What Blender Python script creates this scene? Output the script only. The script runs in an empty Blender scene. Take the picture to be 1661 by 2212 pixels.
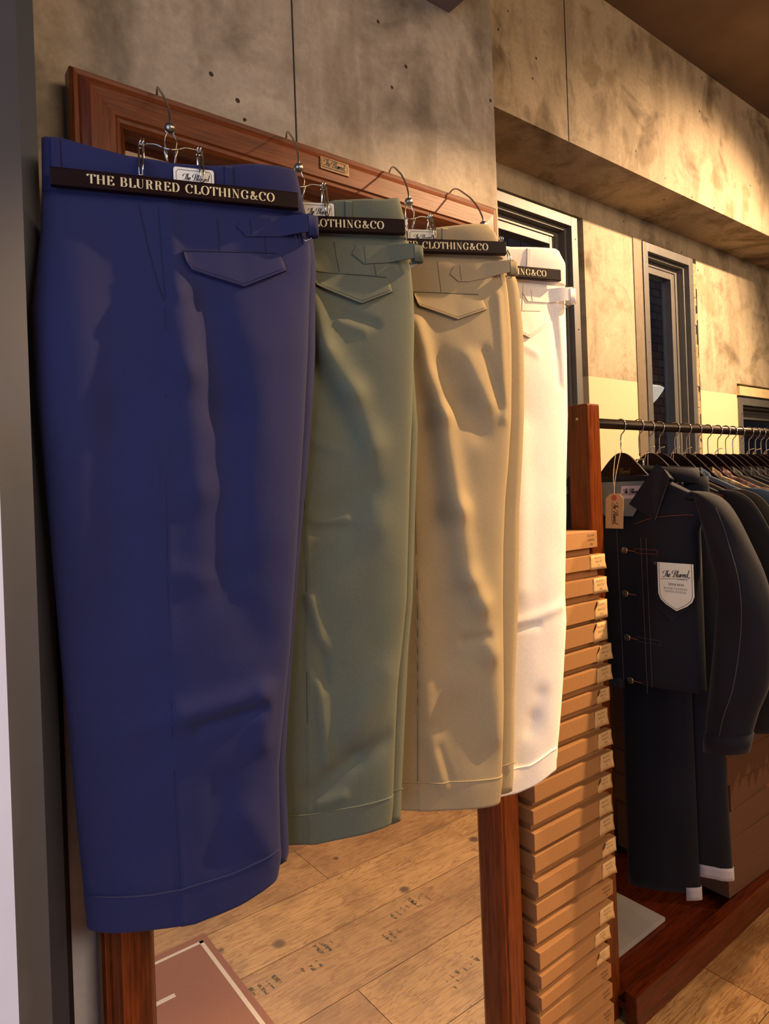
import bpy, bmesh, math, random
from mathutils import Vector, Matrix, noise
random.seed(7)
scene = bpy.context.scene
COL = scene.collection
PI = math.pi
R = math.radians

# ------------------------------------------------------------------ camera
EYE = 1.40
TH = R(52.4); RO = math.atan(0.0365)
F = Vector((math.cos(TH), math.sin(TH), 0)); RT = Vector((math.sin(TH), -math.cos(TH), 0)); UP = Vector((0, 0, 1))
cr = RT*math.cos(RO) - UP*math.sin(RO); cu = RT*math.sin(RO) + UP*math.cos(RO)
cam_data = bpy.data.cameras.new('camera'); cam = bpy.data.objects.new('camera', cam_data); COL.objects.link(cam)
cam.matrix_world = Matrix(((cr.x, cu.x, -F.x, 0), (cr.y, cu.y, -F.y, 0), (cr.z, cu.z, -F.z, EYE), (0, 0, 0, 1)))
cam_data.sensor_fit = 'VERTICAL'; cam_data.sensor_height = 36; cam_data.sensor_width = 27
cam_data.lens = 36*1425/2212; cam_data.shift_y = -48/2212; cam_data.clip_start = 0.02
scene.camera = cam

# ------------------------------------------------------------------ world, lamps, exposure
w = bpy.data.worlds.new('world'); scene.world = w; w.use_nodes = True
w.node_tree.nodes['Background'].inputs[0].default_value = (0.35, 0.45, 0.7, 1)
w.node_tree.nodes['Background'].inputs[1].default_value = 0.25
scene.view_settings.view_transform = 'Standard'; scene.view_settings.look = 'None'
scene.view_settings.exposure = 1.1; scene.view_settings.gamma = 1; scene.view_settings.use_curve_mapping = False

def spot(name, loc, aim, watts, col, size=50, blend=0.5, rad=0.03):
    d = bpy.data.lights.new(name, 'SPOT'); d.energy = watts; d.color = col; d.spot_size = R(size); d.spot_blend = blend; d.shadow_soft_size = rad
    o = bpy.data.objects.new(name, d); COL.objects.link(o); o.location = loc
    o.rotation_euler = (Vector(aim)-Vector(loc)).to_track_quat('-Z', 'Y').to_euler(); return o
def area(name, loc, aim, sx, sy, watts, col):
    d = bpy.data.lights.new(name, 'AREA'); d.shape = 'RECTANGLE'; d.size = sx; d.size_y = sy; d.energy = watts; d.color = col
    o = bpy.data.objects.new(name, d); COL.objects.link(o); o.location = loc
    o.rotation_euler = (Vector(aim)-Vector(loc)).to_track_quat('-Z', 'Y').to_euler(); return o
WARM = (1.0, 0.67, 0.40)
spot('track_spot', (2.25, 0.02, 2.85), (1.00, 0.9, 1.36), 185, (1, .64, .33), 46, .5, .022)
spot('track_spot', (3.15, 0.22, 2.93), (2.45, 1.5, 1.4), 165, WARM, 96, .8)
spot('track_spot', (1.4, -1.2, 2.9), (1.1, -.7, 0), 120, WARM, 70, .7, .06)
spot('track_spot', (3.6, -0.9, 2.9), (1.95, .55, 0), 90, WARM, 34, .25)
area('room_lamp_glow', (2.4, -1.6, 2.95), (2.2, -.4, 0), 2.2, 1.6, 30, WARM)  # unseen warm fill, added to lift the beam and the room
area('room_lamp_glow', (.9, -2.2, 2.5), (1.0, 1.0, 2.2), 1.6, .8, 17, (1, .76, .56))  # unseen fill, added to brighten the upper pier wall from the front
area('window_daylight', (-1.05, 0.1, 1.5), (.6, .95, 1.2), 1.4, 2.2, 10, (.55, .68, 1.0))  # unseen area lamp for cool daylight from the left; no opening is built

# ------------------------------------------------------------------ materials
def lin(c):
    if isinstance(c, str): c = [int(c[i:i+2], 16)/255 for i in (0, 2, 4)]
    return tuple((x/12.92 if x <= .04045 else ((x+.055)/1.055)**2.4) for x in c) + (1,)
class NT:
    def __init__(s, name, rough=.6, metal=0, spec=.5):
        s.m = bpy.data.materials.new(name); s.m.use_nodes = True; s.t = s.m.node_tree; s.b = s.t.nodes['Principled BSDF']
        s.b.inputs['Roughness'].default_value = rough; s.b.inputs['Metallic'].default_value = metal
        s.b.inputs['Specular IOR Level'].default_value = spec
    def n(s, typ, **kw):
        nd = s.t.nodes.new(typ)
        for k, v in kw.items():
            if k in nd.inputs.keys(): nd.inputs[k].default_value = v
            else: setattr(nd, k, v)
        return nd
    def l(s, a, b): s.t.links.new(a, b)
    def coord(s, scale=(1, 1, 1), kind='Object'):
        tc = s.n('ShaderNodeTexCoord'); mp = s.n('ShaderNodeMapping'); mp.inputs['Scale'].default_value = scale
        s.l(tc.outputs[kind], mp.inputs[0]); return mp.outputs[0]
    def noise(s, vec, scale, detail=4, rough=.55, dist=0):
        nd = s.n('ShaderNodeTexNoise'); nd.inputs['Scale'].default_value = scale; nd.inputs['Detail'].default_value = detail
        nd.inputs['Roughness'].default_value = rough; nd.inputs['Distortion'].default_value = dist; s.l(vec, nd.inputs['Vector']); return nd.outputs['Fac']
    def ramp(s, fac, stops):
        nd = s.n('ShaderNodeValToRGB'); e = nd.color_ramp.elements
        while len(e) > 1: e.remove(e[0])
        e[0].position = stops[0][0]; e[0].color = stops[0][1]
        for p, c in stops[1:]:
            k = e.new(p); k.color = c
        s.l(fac, nd.inputs[0]); return nd.outputs[0]
    def mix(s, a, b, fac, mode='MIX'):
        nd = s.n('ShaderNodeMix'); nd.data_type = 'RGBA'; nd.blend_type = mode
        for inp, v in ((nd.inputs[6], a), (nd.inputs[7], b), (nd.inputs[0], fac)):
            if hasattr(v, 'links'): s.l(v, inp)
            else: inp.default_value = v
        return nd.outputs[2]
    def math(s, op, a, b=0.0):
        nd = s.n('ShaderNodeMath'); nd.operation = op
        for i, v in enumerate((a, b)):
            if hasattr(v, 'links'): s.l(v, nd.inputs[i])
            else: nd.inputs[i].default_value = v
        return nd.outputs[0]
    def color(s, c): s.l(c, s.b.inputs['Base Color']) if hasattr(c, 'links') else setattr(s.b.inputs['Base Color'], 'default_value', c)
    def bump(s, h, strength=.3, dist=.01):
        nd = s.n('ShaderNodeBump'); nd.inputs['Strength'].default_value = strength; nd.inputs['Distance'].default_value = dist
        s.l(h, nd.inputs['Height']); s.l(nd.outputs[0], s.b.inputs['Normal'])
MATS = {}
def plain(name, c, rough=.6, metal=0, var=.12, scale=40, bump=0, spec=.5):
    if name in MATS: return MATS[name]
    k = NT(name, rough, metal, spec); base = lin(c)
    f = k.noise(k.coord(), scale, 3)
    k.color(k.ramp(f, [(.25, tuple(x*(1-var) for x in base[:3])+(1,)), (.75, tuple(min(1, x*(1+var)) for x in base[:3])+(1,))]))
    if bump: k.bump(f, bump, .004)
    MATS[name] = k.m; return k.m

def concrete(name, light, dark, paint_below=None, paint='e3cda2', edge=.12, blotch=.5):
    k = NT(name, .75, 0, .35); v = k.coord()
    sx = k.coord((1, 1, .28))
    blot = k.noise(v, 4.2, 5, .62, .6); streak = k.noise(sx, 9, 5, .6, .3); fine = k.noise(v, 75, 6, .75)
    c = k.ramp(blot, [(.30, lin(dark)), (.36+edge, lin(light)), (.62, lin(light)), (.70, tuple(min(1, x*1.18) for x in lin(light)[:3])+(1,))])
    c = k.mix(c, k.ramp(streak, [(.36, (.66, .63, .58, 1)), (.5, (1, 1, 1, 1)), (.7, (1.08, 1.08, 1.08, 1))]), .75, 'MULTIPLY')
    b2 = k.noise(v, 6.5, 3, .5, .3); c = k.mix(c, k.ramp(b2, [(.56, (1, 1, 1, 1)), (.66, (.68, .65, .58, 1))]), blotch, 'MULTIPLY')
    c = k.mix(c, k.ramp(fine, [(.3, (.76, .76, .76, 1)), (.7, (1.12, 1.12, 1.12, 1))]), .8, 'MULTIPLY')
    vor = k.n('ShaderNodeTexVoronoi'); vor.inputs['Scale'].default_value = 17; k.l(v, vor.inputs['Vector'])
    sel = k.noise(v, 7, 2)
    pit = k.math('MULTIPLY', k.math('LESS_THAN', vor.outputs['Distance'], .075), k.math('GREATER_THAN', sel, .53))
    c = k.mix(c, lin('3a2c20'), pit)
    h = k.math('SUBTRACT', k.math('ADD', k.math('MULTIPLY', fine, .35), k.math('MULTIPLY', streak, .6)), pit)
    if paint_below is not None:
        tc = k.n('ShaderNodeTexCoord'); sp = k.n('ShaderNodeSeparateXYZ'); k.l(tc.outputs['Object'], sp.inputs[0])
        m = k.math('LESS_THAN', sp.outputs[2], paint_below)
        cp = k.mix(k.ramp(fine, [(.3, tuple(x*.95 for x in lin(paint)[:3])+(1,)), (.7, lin(paint))]), lin('5a4330'), k.math('MULTIPLY', pit, .5))
        c = k.mix(c, cp, m)
    k.color(c); k.bump(h, .35, .008); return k.m
CONC = concrete('mottled_concrete', 'a99b88', '6e6353', edge=.14)
CONC_W = concrete('window_wall_concrete', 'bfae90', '7d6f55', 1.803, edge=.12, blotch=.8)
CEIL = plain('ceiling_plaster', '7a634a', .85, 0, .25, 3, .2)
BEAMM = concrete('beam_concrete', 'b09d80', '6b5a42', edge=.10, blotch=1.0)

def wood(name, c1, c2, axis='X', rough=.35, fine=1.0):
    k = NT(name, rough, 0, .5)
    sc = {'X': (1.3, 14, 14), 'Y': (14, 1.3, 14), 'Z': (14, 14, 1.3)}[axis]
    v = k.coord(sc); a = k.noise(v, 2.5*fine, 6, .65, .8)
    sc2 = {'X': (3, 90, 90), 'Y': (90, 3, 90), 'Z': (90, 90, 3)}[axis]
    b = k.noise(k.coord(sc2), 3*fine, 3, .6)
    c = k.ramp(a, [(.3, lin(c1)), (.5, lin(c2)), (.68, lin(c1)), (.8, lin(c2))])
    c = k.mix(c, k.ramp(b, [(.38, (.45, .38, .34, 1)), (.52, (1, 1, 1, 1))]), .65, 'MULTIPLY')
    k.color(c); k.b.inputs['Specular IOR Level'].default_value = .3; k.bump(b, .25, .002); return k.m
OAK_X = wood('stained_oak_rail', '522408', '703610', 'X', .5)
OAK_Z = wood('stained_oak_stile', '52260f', '703617', 'Z', .3)
RACKW = wood('varnished_rack_wood', '40190a', '66300e', 'Z', .3)
RACKB = wood('varnished_base_wood', '3a1408', '57220d', 'X', .18)
HANGW = plain('dark_lacquered_wood', '1c0907', .42, 0, .15, 30, spec=.12)

def cloth(name, c, rough=.85, var=.10, weave=1400, sheen=.25, c2=None):
    if name in MATS: return MATS[name]
    k = NT(name, rough, 0, .25); base = lin(c); v = k.coord()
    f = k.noise(v, 3.2, 4, .55); g = k.noise(k.coord((1, 1, .25)), 900, 2, .7)
    c_ = k.ramp(f, [(.3, tuple(x*(1-var) for x in base[:3])+(1,)), (.7, tuple(min(1, x*(1+var)) for x in base[:3])+(1,))])
    c_ = k.mix(c_, k.ramp(g, [(.3, (.86, .86, .86, 1)), (.7, (1.1, 1.1, 1.1, 1))]), .8, 'MULTIPLY')
    k.color(c_); k.b.inputs['Sheen Weight'].default_value = sheen; k.b.inputs['Sheen Roughness'].default_value = .5
    k.bump(g, .12, .001); MATS[name] = k.m; return k.m
def plaid(name, base, line1, line2, sc=60):
    k = NT(name, .85, 0, .2); tc = k.n('ShaderNodeTexCoord'); sp = k.n('ShaderNodeSeparateXYZ'); k.l(tc.outputs['Object'], sp.inputs[0])
    c = lin(base)
    def stripes(ax, freq, th):
        return k.math('GREATER_THAN', k.math('SINE', k.math('MULTIPLY', sp.outputs[ax], freq)), th)
    m = k.mix(c, lin(line1), k.math('MULTIPLY', stripes(1, sc*6, .35), .6))
    m = k.mix(m, lin(line1), k.math('MULTIPLY', stripes(2, sc*6, .35), .6))
    m = k.mix(m, lin(line2), k.math('MULTIPLY', stripes(2, sc*2, .85), .7)); m = k.mix(m, lin(line2), k.math('MULTIPLY', stripes(1, sc*2, .85), .7))
    k.color(m); return k.m
STEEL = plain('polished_wire', 'b8b4ae', .18, 1, .05)
STEELD = plain('dark_nickel_wire', 'a39c94', .32, 1, .05)
ALU = plain('aluminium_frame', '77746f', .5, .5, .08, 20)
DARKM = plain('dark_gap', '0c0b0d', .7)
SLATE = plain('slate_painted_steel', '3c404e', .55, .0, .06, 20)
CARD = plain('ivory_card', 'ece6d6', .7, 0, .03)
INK = plain('black_ink', '15130f', .7, 0, 0)
INKG = plain('grey_ink', '5a4a30', .7, 0, 0)
GOLD = plain('cream_gold_lettering', 'd9c99a', .45, 0, .04)
KRAFT = plain('kraft_board', 'a07243', .8, 0, .06, 120, .1)
KRAFTD = plain('plain_kraft_box', '573622', .8, 0, .06, 60)
STICK = plain('buff_sticker', 'd0aa74', .75, 0, .03)
TAGP = plain('manila_tag', 'd8b078', .75, 0, .04)
REDR = plain('red_reinforcement', 'd06048', .7, 0, .03)
STRING = plain('cotton_string', 'e0c8a0', .8, 0, .05)
BRASS = plain('aged_nickel_plate', '66503a', .45, .6, .15, 80)
GLASS = NT('window_glass', .02); GLASS.b.inputs['Transmission Weight'].default_value = 1; GLASS.b.inputs['Base Color'].default_value = (.9, .95, 1, 1); GLASS.b.inputs['IOR'].default_value = 1.1; GLASS = GLASS.m
MIRR = NT('mirror_glass', .004, 1); MIRR.b.inputs['Base Color'].default_value = (.93, .94, .93, 1); MIRR = MIRR.m

# ------------------------------------------------------------------ geometry helpers
def link(name, verts, faces, m, parent=None, smooth=False, loc=None, recalc=True):
    me = bpy.data.meshes.new(name); me.from_pydata([tuple(v) for v in verts], [], faces)
    if recalc:
        b = bmesh.new(); b.from_mesh(me); bmesh.ops.delete(b, geom=[v for v in b.verts if not v.link_faces], context='VERTS'); bmesh.ops.recalc_face_normals(b, faces=b.faces); b.to_mesh(me); b.free()
    if smooth:
        for p in me.polygons: p.use_smooth = True
    me.materials.append(m) if m else None
    o = bpy.data.objects.new(name, me); COL.objects.link(o)
    if parent: o.parent = parent
    if loc: o.location = loc
    return o
class G:
    def __init__(s): s.v = []; s.f = []
    def add(s, vs, fs):
        n = len(s.v); s.v += [Vector(v) for v in vs]; s.f += [tuple(i+n for i in f) for f in fs]; return s
    def box(s, a, b, bev=0):
        bm = bmesh.new(); bmesh.ops.create_cube(bm, size=1)
        for v in bm.verts: v.co = Vector([(a[i]+b[i])/2 + v.co[i]*(b[i]-a[i]) for i in range(3)])
        if bev: bmesh.ops.bevel(bm, geom=bm.edges[:], offset=bev, segments=2, affect='EDGES', profile=.6)
        bm.verts.index_update(); s.add([v.co.copy() for v in bm.verts], [[v.index for v in f.verts] for f in bm.faces]); bm.free(); return s
    def tube(s, pts, r, n=8, cap=True):
        pts = [Vector(p) for p in pts]; rs = r if isinstance(r, (list, tuple)) else [r]*len(pts); rings = []; ref = None
        for i, p in enumerate(pts):
            d = (pts[min(i+1, len(pts)-1)]-pts[max(i-1, 0)]).normalized()
            if ref is None: ref = d.orthogonal().normalized()
            ref = (ref-d*ref.dot(d))
            ref = ref.normalized() if ref.length > 1e-6 else d.orthogonal().normalized()
            q = d.cross(ref); rings.append([p+(ref*math.cos(2*PI*k/n)+q*math.sin(2*PI*k/n))*rs[i] for k in range(n)])
        vs = [v for rg in rings for v in rg]; fs = [(i*n+k, i*n+(k+1) % n, (i+1)*n+(k+1) % n, (i+1)*n+k) for i in range(len(pts)-1) for k in range(n)]
        if cap: fs += [tuple(range(n))[::-1], tuple((len(pts)-1)*n+k for k in range(n))]
        return s.add(vs, fs)
    def lathe(s, prof, c=(0, 0, 0), n=20, M=None):
        vs = []; M = M or Matrix.Identity(3); c = Vector(c)
        for r_, z in prof:
            for k in range(n): vs.append(c+M@Vector((r_*math.cos(2*PI*k/n), r_*math.sin(2*PI*k/n), z)))
        fs = [(i*n+k, i*n+(k+1) % n, (i+1)*n+(k+1) % n, (i+1)*n+k) for i in range(len(prof)-1) for k in range(n)]
        return s.add(vs, fs+[tuple(range(n))[::-1], tuple((len(prof)-1)*n+k for k in range(n))])
    def prism(s, poly, f):   # poly 2D, f(x,y,0|1)->3D
        n = len(poly); vs = [f(x, y, 0) for x, y in poly]+[f(x, y, 1) for x, y in poly]
        return s.add(vs, [tuple(range(n))[::-1], tuple(range(n, 2*n))]+[(i, (i+1) % n, n+(i+1) % n, n+i) for i in range(n)])
    def xf(s, M): s.v = [M@v for v in s.v]; return s
    def obj(s, name, m, parent=None, smooth=False, **kw): return link(name, s.v, s.f, m, parent, smooth, **kw)
def spline(pts, sub=8):
    pts = [Vector(p) for p in pts]; P = [pts[0]*2-pts[1]]+pts+[pts[-1]*2-pts[-2]]; out = []
    for i in range(1, len(P)-2):
        for k in range(sub):
            t = k/sub; a, b, c, d = P[i-1:i+3]
            out.append(.5*((2*b)+(c-a)*t+(2*a-5*b+4*c-d)*t*t+(3*b-a-3*c+d)*t**3))
    return out+[pts[-1]]
def empty(name, label, cat, loc=(0, 0, 0), rz=0, group=None):
    o = bpy.data.objects.new(name, None); COL.objects.link(o); o.location = loc; o.rotation_euler = (0, 0, rz); o.empty_display_size = .05
    return tag(o, label, cat, group)
def tag(o, label, cat, group=None):
    o['label'] = label; o['category'] = cat
    if group: o['group'] = group
    return o
def struct(o): o['kind'] = 'structure'; return o
def interp(tab, x, ki=0, vi=1):
    tab = sorted(tab, key=lambda t: t[ki])
    if x <= tab[0][ki]: return tab[0][vi]
    if x >= tab[-1][ki]: return tab[-1][vi]
    for a, b in zip(tab, tab[1:]):
        if a[ki] <= x <= b[ki]:
            t = (x-a[ki])/max(1e-9, b[ki]-a[ki]); return a[vi]*(1-t)+b[vi]*t
def sstep(a, b, x):
    t = max(0, min(1, (x-a)/(b-a))); return t*t*(3-2*t)
def weighted(o, ang=35):
    m = o.modifiers.new('edge_split', 'EDGE_SPLIT'); m.split_angle = R(ang)

# ------------------------------------------------------------------ lettering
def arc(cx, cy, rx, ry, a0, a1, n=14): return [(cx+rx*math.cos(R(a0+(a1-a0)*i/n)), cy+ry*math.sin(R(a0+(a1-a0)*i/n))) for i in range(n+1)]
def ser(x, y, h=.13): return [(x-h, y), (x+h, y)]
GL = {
 'T': (.8, [[(.4, 0), (.4, 1)], [(.05, .98), (.75, .98)], [(.05, .98), (.03, .78)], [(.75, .98), (.77, .78)], ser(.4, .015)]),
 'H': (.95, [[(.2, 0), (.2, 1)], [(.75, 0), (.75, 1)], [(.2, .5), (.75, .5)], ser(.2, .015), ser(.2, .985), ser(.75, .015), ser(.75, .985)]),
 'E': (.78, [[(.22, 0), (.22, 1)], [(.07, .985), (.66, .985)], [(.07, .015), (.7, .015)], [(.22, .52), (.52, .52)], [(.66, .98), (.68, .78)], [(.7, .02), (.72, .25)], [(.52, .42), (.52, .62)]]),
 'B': (.82, [[(.22, 0), (.22, 1)], [(.07, .985), (.4, .985)]+arc(.42, .75, .22, .235, 90, -90)+[(.22, .515)], [(.22, .515), (.42, .515)]+arc(.44, .265, .25, .25, 90, -90)+[(.07, .015)]]),
 'L': (.72, [[(.22, 0), (.22, 1)], ser(.22, .985), [(.07, .015), (.66, .015)], [(.66, .02), (.68, .28)]]),
 'U': (.88, [[(.2, 1), (.2, .35)]+arc(.46, .3, .26, .28, 180, 270), arc(.46, .3, .24, .28, 270, 360)+[(.70, 1)], ser(.2, .985), ser(.7, .985, .1)]),
 'R': (.88, [[(.22, 0), (.22, 1)], [(.07, .985), (.4, .985)]+arc(.42, .755, .22, .23, 90, -90)+[(.22, .52)], [(.44, .52), (.56, .42), (.6, .12), (.68, .02), (.84, .03)], ser(.22, .015)]),
 'D': (.9, [[(.22, 0), (.22, 1)], [(.07, .985), (.38, .985)]+arc(.4, .5, .36, .485, 90, -90, 20)+[(.07, .015)]]),
 'C': (.85, [arc(.48, .5, .36, .49, 45, 315, 26), [(.73, .95), (.745, .66)]]),
 'O': (.95, [arc(.47, .5, .36, .49, 0, 360, 32)]),
 'I': (.42, [[(.21, 0), (.21, 1)], ser(.21, .015), ser(.21, .985)]),
 'N': (.95, [[(.2, 0), (.2, 1)], [(.2, 1), (.74, 0)], [(.74, 0), (.74, 1)], ser(.2, .015, .12), ser(.16, .985, .08), ser(.74, .985, .12)]),
 'G': (.92, [arc(.48, .5, .36, .49, 45, 330, 26), [(.73, .95), (.745, .66)], [(.72, .06), (.72, .42)], ser(.72, .42)]),
 '&': (.98, [[(.9, .5), (.8, .47), (.62, .15), (.4, .01), (.2, .08), (.16, .3), (.3, .5), (.5, .66), (.52, .86), (.4, .98), (.28, .86), (.3, .68), (.55, .35), (.75, .08), (.92, .03)]]),
 'A': (.88, [[(.44, 1), (.78, 0)], [(.44, 1), (.14, 0)], [(.24, .33), (.66, .33)], ser(.14, .015, .1), ser(.76, .015)]),
 'M': (1.1, [[(.2, 0), (.2, 1)], [(.2, 1), (.53, .02)], [(.53, .02), (.86, 1)], [(.88, 0), (.88, 1)], ser(.2, .015, .1), ser(.88, .015)]),
 'W': (1.2, [[(.12, 1), (.38, 0)], [(.38, 0), (.6, .95)], [(.6, .95), (.84, 0)], [(.84, 0), (1.08, 1)], ser(.12, .985), ser(1.08, .985, .1)]),
 'S': (.68, [arc(.34, .74, .2, .24, 30, 270, 14)+arc(.34, .26, .23, .24, 90, -150, 14)]),
 'P': (.78, [[(.22, 0), (.22, 1)], [(.07, .985), (.4, .985)]+arc(.42, .73, .24, .25, 90, -90)+[(.22, .48)], ser(.22, .015)]),
 'V': (.85, [[(.12, 1), (.42, 0)], [(.42, 0), (.74, 1)], ser(.12, .985), ser(.74, .985, .1)]),
 'Y': (.85, [[(.12, 1), (.43, .48)], [(.43, .48), (.76, 1)], [(.43, .5), (.43, 0)]]),
 '-': (.5, [[(.12, .45), (.4, .45)]]), ' ': (.42, []), '.': (.25, [[(.1, .0), (.1, .08)]]),
 '1': (.5, [[(.26, 0), (.26, 1)], [(.26, 1), (.12, .82)]]), '7': (.6, [[(.08, .97), (.54, .97)], [(.54, .97), (.24, 0)]]),
 '3': (.62, [arc(.3, .75, .22, .23, 150, -90, 12)+arc(.3, .26, .25, .25, 90, -150, 12)]), '4': (.62, [[(.42, 0), (.42, 1)], [(.42, 1), (.06, .3)], [(.06, .3), (.58, .3)]]),
 '9': (.62, [arc(.3, .7, .23, .28, 0, 360, 16), [(.53, .7), (.4, 0)]]), '0': (.62, [arc(.3, .5, .23, .48, 0, 360, 20)]),
}
SCRIPT = [[(-.12, .55), (-.16, .76), (.05, .93), (.35, .93), (.62, .98), (.85, 1.04)], [(.46, .95), (.43, .5), (.34, .1), (.12, -.02), (-.02, .1)],
 [(.66, 1.0), (.66, .5), (.65, 0)], [(.65, .28), (.78, .46), (.87, .38), (.87, .06), (.95, 0), (1.04, .1)],
 [(1.06, .22), (1.2, .3), (1.2, .44), (1.1, .45), (1.03, .25), (1.08, .03), (1.2, 0), (1.34, .12)],
 [(1.62, .5), (1.5, .72), (1.62, .95), (1.95, 1.04), (2.25, .97), (2.36, .78), (2.2, .58), (1.98, .54), (2.28, .46), (2.34, .22), (2.15, .02), (1.85, 0), (1.7, .1)],
 [(2.02, .95), (2.0, .5), (1.92, .02)], [(2.56, 1.0), (2.52, .4), (2.54, .05), (2.64, .0), (2.74, .1)],
 [(2.78, .46), (2.76, .1), (2.86, 0), (3.0, .12), (3.04, .46)], [(3.04, .46), (3.02, .08), (3.1, 0), (3.18, .1)],
 [(3.2, .46), (3.2, 0)], [(3.2, .2), (3.3, .44), (3.44, .42)], [(3.5, .46), (3.5, 0)], [(3.5, .2), (3.6, .44), (3.74, .42)],
 [(3.76, .22), (3.9, .3), (3.9, .44), (3.8, .45), (3.73, .25), (3.78, .03), (3.9, 0), (4.02, .12)],
 [(4.32, .4), (4.2, .46), (4.08, .3), (4.1, .05), (4.2, 0), (4.34, .15)], [(4.4, 1.08), (4.38, .5), (4.4, .05), (4.56, .0), (4.72, .05), (4.74, -.12), (4.6, -.2), (4.3, -.24)]]
UNDER = [(-.3, -.3), (4.5, -.24)]
def ribbon(g, pts, thick, thin, M, smooth=False, z=.0003):
    if smooth: pts = [(p.x, p.y) for p in spline([(a, b, 0) for a, b in pts], 5)]
    L, Rr = [], []
    for i, (x, y) in enumerate(pts):
        a = pts[max(0, i-1)]; b = pts[min(len(pts)-1, i+1)]; d = Vector((b[0]-a[0], b[1]-a[1]));
        if d.length < 1e-6: d = Vector((1, 0))
        d.normalize(); w = (thin+(thick-thin)*abs(d.y)**1.6)/2; n = Vector((-d.y, d.x))*w
        L.append(M(x+n.x, y+n.y)); Rr.append(M(x-n.x, y-n.y))
    k = len(pts); g.add(L+Rr, [(i, i+1, k+i+1, k+i) for i in range(k-1)])
def text_w(s, tr=.0): return sum(GL[c][0]+tr for c in s)
def write(g, s, M0, h, x0=0, y0=0, tr=.0, thick=.17, thin=.045, xs=1.0):
    x = x0
    for ch in s:
        wd, st = GL[ch]
        diag = ch in 'NVAMWY&7'
        for i, poly in enumerate(st):
            tk = thick
            if ch == 'N' and i != 1: tk = thin
            if ch in 'AY' and i == 1: tk = thin*1.2
            if ch == 'U' and i == 1: tk = thin*1.3
            if ch in 'MWV' and i in (0, 2) and ch == 'M': tk = thin if i in (0, 2) else thick
            if ch in 'WV' and i in (1, 3): tk = thin*1.2
            ribbon(g, poly, tk, thin, lambda a, b, x=x: M0(x+a*h*xs, y0+b*h))
        x += (wd+tr)*h*xs
    return x
def script(g, M0, width, x0=0, y0=0, slope=.0, bold=1.0):
    k = width/5.1
    def M(a, b): X = (a+.3+b*.32)*k; return M0(x0+X, y0+b*k*1.15+X*slope)
    for p in SCRIPT: ribbon(g, p, .13*bold, .03*bold, M, True)
    ribbon(g, UNDER, .05*bold, .05*bold, M)

# ------------------------------------------------------------------ setting
def boxobj(name, a, b, m, bev=0, parent=None): return G().box(a, b, bev).obj(name, m, parent)
# floor: boards as geometry, tone per board in a face attribute
k = NT('reclaimed_board_floor', .38, 0, .45)
at = k.n('ShaderNodeAttribute'); at.attribute_name = 'tone'
tc = k.n('ShaderNodeTexCoord'); va = k.n('ShaderNodeVectorMath'); va.operation = 'ADD'; k.l(tc.outputs['Object'], va.inputs[0])
cm = k.n('ShaderNodeCombineXYZ'); k.l(k.math('MULTIPLY', at.outputs['Fac'], 37), cm.inputs[0]); k.l(k.math('MULTIPLY', at.outputs['Fac'], 91), cm.inputs[1]); k.l(cm.outputs[0], va.inputs[1])
mp = k.n('ShaderNodeMapping'); mp.inputs['Scale'].default_value = (1.4, 11, 1); k.l(va.outputs[0], mp.inputs[0])
wv = k.noise(mp.outputs[0], 1.6, 5, .6, 1.4)
mp2 = k.n('ShaderNodeMapping'); mp2.inputs['Scale'].default_value = (3, 60, 1); k.l(va.outputs[0], mp2.inputs[0]); fn = k.noise(mp2.outputs[0], 3, 3, .6)
ring = k.math('FRACT', k.math('MULTIPLY', wv, 9))
base = k.mix(lin('a37f52'), lin('86623f'), at.outputs['Fac'])
c = k.mix(base, lin('6b3c1a'), k.math('MULTIPLY', k.math('GREATER_THAN', ring, .72), .5))
c = k.mix(c, k.ramp(fn, [(.35, (.7, .66, .62, 1)), (.6, (1.08, 1.08, 1.05, 1))]), .7, 'MULTIPLY')
st = k.noise(tc.outputs['Object'], 6, 5, .65)
c = k.mix(c, k.ramp(st, [(.38, (.62, .56, .5, 1)), (.55, (1, 1, 1, 1))]), .7, 'MULTIPLY')
for (kx, ky, kr) in ((.952, .222, .012), (1.423, .262, .011), (1.839, .19, .012), (.80, .13, .006), (1.35, -.06, .006), (1.75, .62, .01)):
    dv = k.n('ShaderNodeVectorMath'); dv.operation = 'DISTANCE'; k.l(tc.outputs['Object'], dv.inputs[0]); dv.inputs[1].default_value = (kx, ky, 0)
    mr = k.n('ShaderNodeMapRange'); mr.inputs['From Min'].default_value = kr; mr.inputs['From Max'].default_value = kr*2.2; mr.inputs['To Min'].default_value = .9; mr.inputs['To Max'].default_value = 0
    k.l(dv.outputs['Value'], mr.inputs['Value']); c = k.mix(c, lin('3f2415'), mr.outputs[0])
k.color(c); k.bump(fn, .12, .002); FLOORM = k.m
edges_y = [-3.6+.25*i for i in range(20)]; edges_y = [.784-.25*i for i in range(-4, 19)][::-1]
vs, fs, tones = [], [], []
rr = random.Random(3)
joints = {(.534, .784): [-1.9, -.4, 1.03, 3.4, 6], (.784, 1.034): [-1, .5, 1.835, 3.9, 6.5], (-.216, .034): [-1.2, 1.255, 3.6, 6.2], (.034, .284): [-1.6, 3.9, 7], (.284, .534): [-2.2, -.7, 2.9, 5.5]}
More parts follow.
